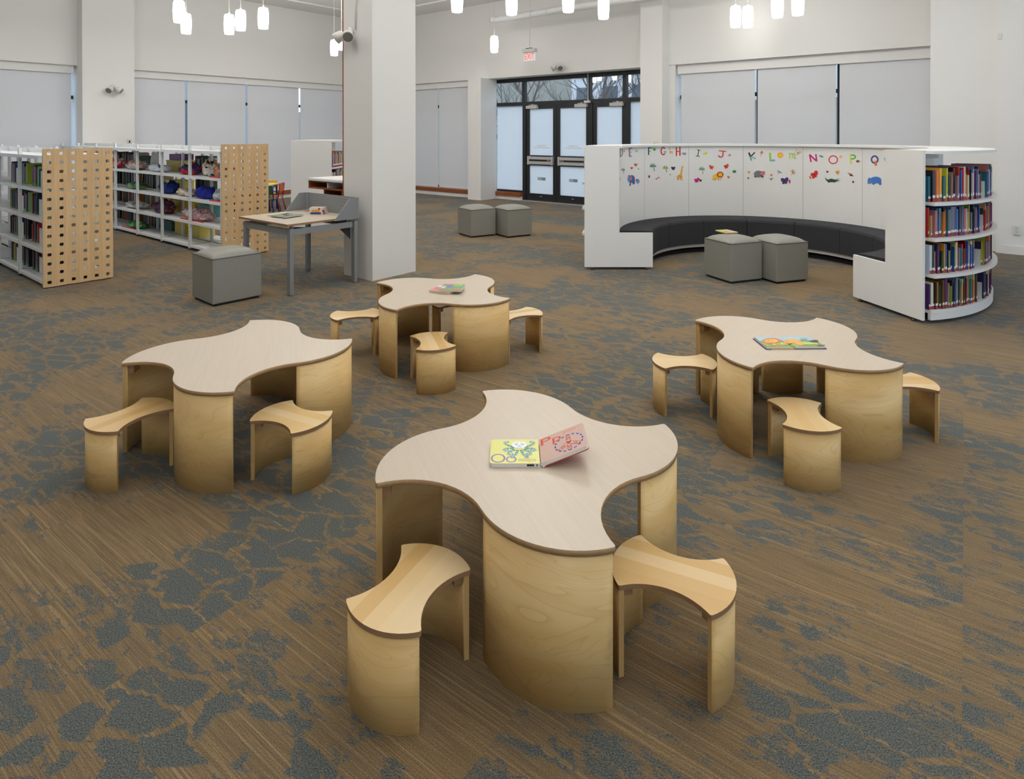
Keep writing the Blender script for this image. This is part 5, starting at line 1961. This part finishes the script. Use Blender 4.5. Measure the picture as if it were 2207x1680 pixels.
class Art:
    def __init__(self, z):
        self.b, self.m, self.z, self.k = MB(), [], z, 0

    def mi(self, rgb):
        m = flat(rgb, 0.35)
        if m not in self.m:
            self.m.append(m)
        return self.m.index(m)

    def poly(self, pts, rgb):
        self.k += 1
        q = self.mi(rgb)
        i = len(self.b.v)
        self.b.v += [(x, y, self.z + 0.000014 * self.k) for x, y in pts]
        self.b.f.append(tuple(range(i, i + len(pts)))); self.b.m.append(q); self.b.s.append(False)
        return self

    def ell(self, x, y, rx, ry, rgb, rot=0, n=20):
        c, s = cos(radians(rot)), sin(radians(rot))
        return self.poly([(x + rx * cos(2 * pi * k / n) * c - ry * sin(2 * pi * k / n) * s, y + rx * cos(2 * pi * k / n) * s + ry * sin(2 * pi * k / n) * c) for k in range(n)], rgb)

    def strip(self, pts, w, rgb):
        self.k += 1
        q = self.mi(rgb)
        i = len(self.b.v)
        n = len(pts)
        for k, (x, y) in enumerate(pts):
            x0, y0 = pts[max(0, k - 1)]
            x1, y1 = pts[min(n - 1, k + 1)]
            L = hypot(x1 - x0, y1 - y0) or 1
            ww = w[k] if isinstance(w, list) else w
            nx, ny = -(y1 - y0) / L * ww / 2, (x1 - x0) / L * ww / 2
            z = self.z + 0.000014 * self.k
            self.b.v += [(x + nx, y + ny, z), (x - nx, y - ny, z)]
        for k in range(n - 1):
            j = i + 2 * k
            self.b.f.append((j, j + 1, j + 3, j + 2)); self.b.m.append(q); self.b.s.append(False)
        return self

    def text(self, s, x, y, size, width, rgb):
        self.k += 1
        q = self.mi(rgb)
        z = self.z + 0.000014 * self.k
        add_text(self.b, s, lambda a, b_: (x + a, y + b_, z), size, q, width=width)
        return self

    def done(self, name, parent):
        return self.b.build(name, self.m, parent)


# page coordinates follow the photo crop: width 0..1 left to right, 0..1 bottom to top
def PL(a, b_):
    return (-LW + a * LW, b_ * LD)


art = Art(LH)
def spiral(cx_, cy_, r0, r1, a0, turns, n=22):
    return [(cx_ + (r0 + (r1 - r0) * k / n) * cos(radians(a0 + turns * 360 * k / n)), cy_ + (r0 + (r1 - r0) * k / n) * sin(radians(a0 + turns * 360 * k / n))) for k in range(n + 1)]
ox, oy = PL(0.60, 0.76)
for sx in (-1, 1):
    for (p0, p1, p2, p3) in (((0.02, -0.02), (0.045, 0.0), (0.062, 0.012), (0.05, 0.024)), ((0.02, -0.028), (0.05, -0.02), (0.066, -0.035), (0.05, -0.045)),
                             ((0.015, -0.034), (0.034, -0.045), (0.05, -0.065), (0.034, -0.072)), ((0.006, -0.036), (0.01, -0.055), (0.014, -0.085), (0.03, -0.082))):
        pts = []
        for k in range(15):
            t = k / 14
            q = [(1 - t) ** 3 * a + 3 * (1 - t) ** 2 * t * b1 + 3 * (1 - t) * t * t * c1 + t ** 3 * d1 for a, b1, c1, d1 in zip(p0, p1, p2, p3)]
            pts.append((ox + sx * q[0], oy + q[1]))
        art.strip(pts, [0.011 - 0.004 * k / 14 for k in range(15)], TEAL)
        ex, ey = pts[-1]
        art.strip(spiral(ex - sx * 0.004, ey - 0.004 if p3[1] > p2[1] else ey + 0.004, 0.008, 0.003, 90 if sx > 0 else 90, 0.9 * sx), 0.005, (70, 140, 180))
        for k in (3, 6, 9, 12):
            art.ell(pts[k][0], pts[k][1], 0.0022, 0.0022, (214, 220, 200), n=8)
art.ell(ox, oy, 0.028, 0.026, (214, 216, 212))
art.ell(ox, oy, 0.0265, 0.0245, (226, 227, 224))
for sx in (-1, 1):
    art.ell(ox + sx * 0.011, oy + 0.000, 0.006, 0.003, (120, 110, 110))
    art.strip([(ox + sx * 0.004, oy + 0.007), (ox + sx * 0.012, oy + 0.009), (ox + sx * 0.02, oy + 0.005)], 0.002, (90, 90, 92))
    art.ell(ox + sx * 0.006, oy + 0.017, 0.004, 0.003, (170, 206, 196))
art.ell(ox, oy - 0.014, 0.009, 0.0035, (140, 170, 200))
art.ell(ox, oy - 0.004, 0.004, 0.003, (190, 190, 186))
art.done('octopus_picture', lb_)
art = Art(LH + 0.008)
art.z = LH
for cx_, cy_, rx, ry, w in ((0.165, 0.205, 0.0225, 0.0265, 0.0062), (0.43, 0.16, 0.0158, 0.0185, 0.0055)):
    x, y = PL(cx_, cy_)
    art.strip([(x + rx * cos(2 * pi * k / 28), y + ry * sin(2 * pi * k / 28)) for k in range(29)], w, PV)
x, y = PL(0.57, 0.09)
art.k = 30
art.text('octopus', x, y, 0.032, 0.062, (170, 150, 60))
x, y = PL(0.77, -0.0)
art.done('lettering', lb_)
sb = MB()
sb.box(-0.045, -0.02, -0.0006, 0.0, 0.004, 0.011).box(-0.012, -0.008, -0.0006, 0.0, 0.004, 0.011)
sb.build('shelf_code', flat((40, 44, 46)), lb_)
art = Art(0.0)
art.k = 1
def PR(a, b_):
    return (a * LW, b_ * LD)
x, y = PR(0.03, 0.68)
art.text('P', x, y, 0.068, 0.04, PRED)
x, y = PR(0.29, 0.64)
art.text('p', x, y, 0.066, 0.033, PRED)
x, y = PR(0.54, 0.84)
art.text('peace', x, y, 0.030, 0.05, (222, 120, 96))
cx_, cy_ = PR(0.63, 0.40)
rx, ry = 0.052, 0.052
art.strip([(cx_ + rx * cos(2 * pi * k / 40), cy_ + ry * sin(2 * pi * k / 40)) for k in range(41)], 0.0075, (206, 190, 196))
for k in range(16):
    a = 2 * pi * k / 16
    art.strip([(cx_ + rx * cos(a + d_), cy_ + ry * sin(a + d_)) for d_ in (-0.13, 0, 0.13)], 0.006, (70, 50, 140))
DR = (176, 52, 44)
for ang, L in ((90, 0.05), (-90, 0.05), (-142, 0.05), (-38, 0.05)):
    dx, dy = cos(radians(ang)), sin(radians(ang))
    art.strip([(cx_, cy_), (cx_ + dx * L, cy_ + dy * L)], 0.016, DR)
    art.strip([(cx_ + dx * 0.008, cy_ + dy * 0.008), (cx_ + dx * (L - 0.003), cy_ + dy * (L - 0.003))], 0.011, (214, 180, 166))
    art.ell(cx_ + dx * 0.03, cy_ + dy * 0.03, 0.010, 0.0042, DR, ang)
    art.ell(cx_ + dx * 0.03, cy_ + dy * 0.03, 0.005, 0.0018, (214, 190, 176), ang)
art.ell(cx_, cy_ + 0.024, 0.0055, 0.0055, DR)
art.ell(cx_, cy_ + 0.024, 0.003, 0.003, (226, 206, 196))
art.done('peace_sign_picture', rbk)

# ------------------------------------------------------------------ open lion book on the right table
lbk = thing('picture_book', 'open picture book showing an orange lion on the right hand table', 'book', (1.348, 3.302, T_H + 0.0005), radians(1.4))
BW_, BD_ = 0.328, 0.172
MB().box(0, 0.155, 0, BD_, 0, 0.003).build('front_cover', flat((44, 38, 104), 0.4), lbk)
MB().box(0.030, 0.150, -0.0008, 0.0, 0, 0.003).build('cover_stripe', flat((226, 176, 40), 0.4), lbk)
MB().box(0.157, BW_, 0, BD_, 0, 0.003).build('back_cover', flat((44, 38, 104), 0.4), lbk)
pgs = []
for x0, x1 in ((0.006, 0.156), (0.156, BW_ - 0.008)):
    b = MB()
    n = 10
    for side in (0, 1):
        for k in range(n + 1):
            x = x0 + (x1 - x0) * k / n
            s = abs(x - 0.156) / 0.16
            zt = 0.003 + (0.010 * min(1.0, s * 4) ** 0.5 * (1 - 0.25 * s) + 0.002)
            b.v.append((x, 0.004 if side == 0 else BD_ - 0.004, zt))
    for k in range(n):
        b.f.append((k, k + 1, n + 2 + k, n + 1 + k)); b.m.append(0); b.s.append(True)
    i = len(b.v)
    b.v += [(v[0], v[1], 0.003) for v in b.v[:2 * n + 2]]
    for k in range(n):
        b.f.append((i + k + 1, i + k, k, k + 1)[::-1]); b.m.append(1); b.s.append(False)
        b.f.append((i + n + 1 + k, i + n + 2 + k, n + 2 + k, n + 1 + k)[::-1]); b.m.append(1); b.s.append(False)
    b.f.append((0, n + 1, i + n + 1, i)); b.m.append(1); b.s.append(False)
    b.f.append((n, i + n, i + 2 * n + 1, 2 * n + 1)); b.m.append(1); b.s.append(False)
    pgs.append(b.build('pages', [flat((156, 178, 92), 0.22), M_PAGE], lbk))


def page_z(x):
    s = abs(x - 0.156) / 0.16
    return 0.003 + (0.010 * min(1.0, s * 4) ** 0.5 * (1 - 0.25 * s) + 0.002)


class Spread(Art):
    def poly(self, pts, rgb):
        # subdivide lightly so the picture follows the page
        self.k += 1
        q = self.mi(rgb)
        i = len(self.b.v)
        self.b.v += [(x, y, page_z(x) + 0.0004 + 0.0003 * self.k) for x, y in pts]
        self.b.f.append(tuple(range(i, i + len(pts)))); self.b.m.append(q); self.b.s.append(False)
        return self


def SP(px, py):
    """crop pixels of the photo (scale 11.035) to page metres"""
    q = on_z(1600 + px / 11.035, 710 + py / 11.035, T_H + 0.013)
    d_ = Vector((q.x - 1.348, q.y - 3.302))
    c, s = cos(radians(1.4)), sin(radians(1.4))
    return (d_.x * c + d_.y * s, -d_.x * s + d_.y * c)


for nm, cells in (('sky_picture', None),):
    a = Spread(0)
    n = 14
    lo, hi = 0.098, BD_ - 0.006
    for k in range(n):
        x0 = 0.008 + (BW_ - 0.018) * k / n
        x1 = 0.008 + (BW_ - 0.018) * (k + 1) / n
        a.k = 0
        a.poly([(x0, lo), (x1, lo), (x1, hi), (x0, hi)], (158, 190, 202))
    a.done('sky_picture', pgs[0])
a = Spread(0)
a.k = 2
LO, LO2 = (222, 160, 74), (206, 128, 58)
body = [(930, 250), (1000, 238), (1060, 240), (1120, 236), (1210, 240), (1300, 262), (1390, 305), (1460, 370), (1440, 392), (1380, 385), (1330, 388), (1262, 360), (1240, 330), (1100, 335), (1015, 335), (1010, 390), (900, 396), (895, 350)]
a.poly([SP(x, y) for x, y in [(930, 250), (1000, 238), (1060, 240), (1020, 335), (1010, 390), (900, 396), (895, 350)]][::-1], LO)
a.k = 2
a.poly([SP(x, y) for x, y in [(1060, 240), (1120, 236), (1210, 240), (1300, 262), (1390, 305), (1460, 370), (1440, 392), (1330, 388), (1262, 360), (1240, 330), (1100, 335), (1020, 335)]][::-1], LO)
mane = []
for k in range(28):
    t = 2 * pi * k / 28
    w = 1.0 if k % 2 else 0.9
    mane.append(SP(700 + 245 * w * cos(t), 285 + 72 * w * sin(t)))
a.poly(mane[::-1], LO2)
a.poly([SP(690 + 150 * cos(2 * pi * k / 20), 292 + 46 * sin(2 * pi * k / 20)) for k in range(20)][::-1], LO)
a.poly([SP(790 + 45 * cos(2 * pi * k / 16), 300 + 18 * sin(2 * pi * k / 16)) for k in range(16)][::-1], (236, 186, 110))
a.poly([SP(755 + 55 * cos(2 * pi * k / 16), 378 + 26 * sin(2 * pi * k / 16)) for k in range(16)][::-1], LO)
a.poly([SP(620 + 12 * cos(2 * pi * k / 10), 280 + 6 * sin(2 * pi * k / 10)) for k in range(10)][::-1], (60, 40, 30))
a.done('lion_picture', pgs[0])
a = Spread(0)
a.k = 4
a.poly([SP(x, y) for x, y in [(1575, 292), (1640, 275), (1700, 262), (1760, 260), (1805, 278), (1812, 305), (1780, 320), (1700, 318), (1620, 305)]][::-1], (66, 48, 44))
a.done('bush_picture', pgs[1])
a = Spread(0)
a.k = 6
for x0, x1 in ((1410, 1370), (1440, 1430), (1470, 1490), (1500, 1545)):
    a.poly([SP(x0, 270), SP(x1, 215), SP(x0 + 26, 270)][::-1], (90, 130, 84))
a.poly([SP(x, y) for x, y in [(1760, 405), (1860, 372), (1975, 385), (1972, 408)]][::-1], (122, 104, 100))
a.done('grass_picture', pgs[1])

# ================================================================== WALL HUNG COUNTER BEHIND THE COLUMN
kc = thing('wall_counter', 'reddish brown catalogue counter with white top behind the column, left side', 'counter', W(8.456, 6.82), ANG)
# local x toward +u, so the counter runs to negative x; local y = -v
MB().box(-0.80, -0.002, -0.28, 0.26, 1.035, 1.062).build('countertop', M_LAM, kc)
MB().box(-0.79, -0.002, -0.262, 0.24, 1.018, 1.034).build('upper_board', M_RUST, kc)
MB().box(-0.79, -0.002, -0.262, 0.24, 0.935, 0.955).build('lower_board', M_RUST, kc)
for x in (-0.79, -0.40, -0.02):
    MB().box(x, x + 0.018, -0.262, 0.24, 0.955, 1.018).build('divider', M_RUST if x < -0.7 else M_CLOSER, kc)
MB().box(-0.775, -0.02, 0.2, 0.235, 0.956, 1.017).build('slot_back', M_DARK, kc)
cb = MB()
cb.box(-0.50, -0.48, -0.24, 0.22, 0.55, 0.934).box(-0.15, -0.002, -0.24, 0.22, 0.55, 0.934).box(-0.48, -0.15, -0.24, 0.22, 0.55, 0.57).box(-0.48, -0.15, 0.2, 0.22, 0.57, 0.934)
cab = cb.build('cabinet', M_RUST, kc)
MB().box(-0.47, -0.16, 0.0, 0.19, 0.572, 0.80).build('equipment_box', M_DARK, cab)

# ================================================================== WHITE BOOKCASE BEHIND
wb = thing('bookcase', 'tall white bookcase end panel behind the grey study desk', 'bookcase', (-3.04, 10.48, 0), radians(-2))
MB().box(-0.69, 0.0, 0.0, 0.025, 0.03, 1.495).build('end_panel', M_LAM, wb)
MB().box(-0.69, 0.02, 0.026, 1.1, 1.46, 1.495).build('top_board', M_LAM, wb)
MB().box(-0.30, -0.28, 0.026, 1.1, 0.03, 1.459).build('back_panel', M_LAM, wb)
MB().box(-0.66, 0.0, 0.05, 1.08, 0.0, 0.03).build('plinth', M_DARK, wb)
MB().box(0.005, 0.03, 0.03, 1.09, 0.03, 0.10).build('kick_board', M_LAM, wb)
WZ = (0.12, 0.42, 0.73, 1.035)
for z in WZ:
    MB().box(-0.28, 0.03, 0.026, 1.1, z - 0.025, z).build('shelf', M_LAM, wb)
rw = random.Random(4)
Rw = Matrix.Rotation(radians(-2), 2)
for si in (2, 3):
    y = 0.05
    cnt = 0
    while y < 0.62:
        t = rw.choice((0.02, 0.026, 0.034))
        h = rw.uniform(0.2, 0.27)
        ci = rw.choice([1, 8, 7, 4, 0, 14, 6, 13, 7])
        nm, rgb = NAMED[ci]
        q = Rw @ Vector((0.012, y + t / 2))
        upright_book((-3.04 + q.x, 10.48 + q.y, WZ[si] + 0.001), radians(88), t, 0.2, h, rgb,
                     '%s book, %s from the panel edge, %s shelf of the white bookcase' % (nm, ORD[cnt], 'upper' if si == 3 else 'second'),
                     'books in the white bookcase', 'red', 'library_book')
        y += t + 0.003
        cnt += 1

# ================================================================== SMALL PLAY TABLE AND CHAIRS


def kids_chair(x, y, deg, seat, frame, label):
    t = thing('kids_chair', label, 'chair', (x, y, 0), radians(deg), 'small coloured chairs')
    fm, sm_ = flat(frame, 0.35), flat(seat, 0.35)
    MB().box(-0.15, 0.15, -0.15, 0.15, 0.29, 0.31).build('seat', sm_, t, bevel=0.006)
    b = MB().box(-0.15, 0.15, 0.15, 0.168, 0.40, 0.58)
    o = b.build('backrest', sm_, t, bevel=0.01)
    for sx in (-1, 1):
        MB().tube([(sx * 0.14, 0.14, 0.29), (sx * 0.14, 0.178, 0.57)], 0.012, 8).build('back_post', fm, t)
        MB().tube([(sx * 0.13, 0.13, 0.29), (sx * 0.16, 0.20, 0.0)], 0.013, 8).build('leg', fm, t)
        MB().tube([(sx * 0.13, -0.13, 0.29), (sx * 0.16, -0.17, 0.0)], 0.013, 8).build('leg', fm, t)
    return t


kt = thing('play_table', 'small yellow topped play table half hidden by the farther wooden panel', 'table', (-5.36, 13.06, 0), radians(3))
MB().box(-0.42, 0.40, -0.3, 0.3, 0.53, 0.555).build('tabletop', flat((226, 196, 120), 0.4), kt, bevel=0.005)
MB().box(-0.38, 0.36, -0.26, 0.26, 0.49, 0.529).build('apron', flat((48, 72, 150), 0.4), kt)
for sx in (-1, 1):
    for sy in (-1, 1):
        MB().tube([(sx * 0.34, sy * 0.24, 0.49), (sx * 0.35, sy * 0.25, 0)], 0.02, 8).build('leg', flat((30, 40, 100), 0.4), kt)
kids_chair(-4.99, 13.04, -88, (196, 96, 44), (150, 34, 34), 'small red chair with orange back at the right of the play table')
kids_chair(-4.87, 12.45, 184, (32, 84, 50), (34, 48, 120), 'small green chair with blue legs in front of the play table')
kids_chair(-5.35, 13.62, 2, (232, 186, 44), (150, 44, 34), 'small yellow chair behind the play table')
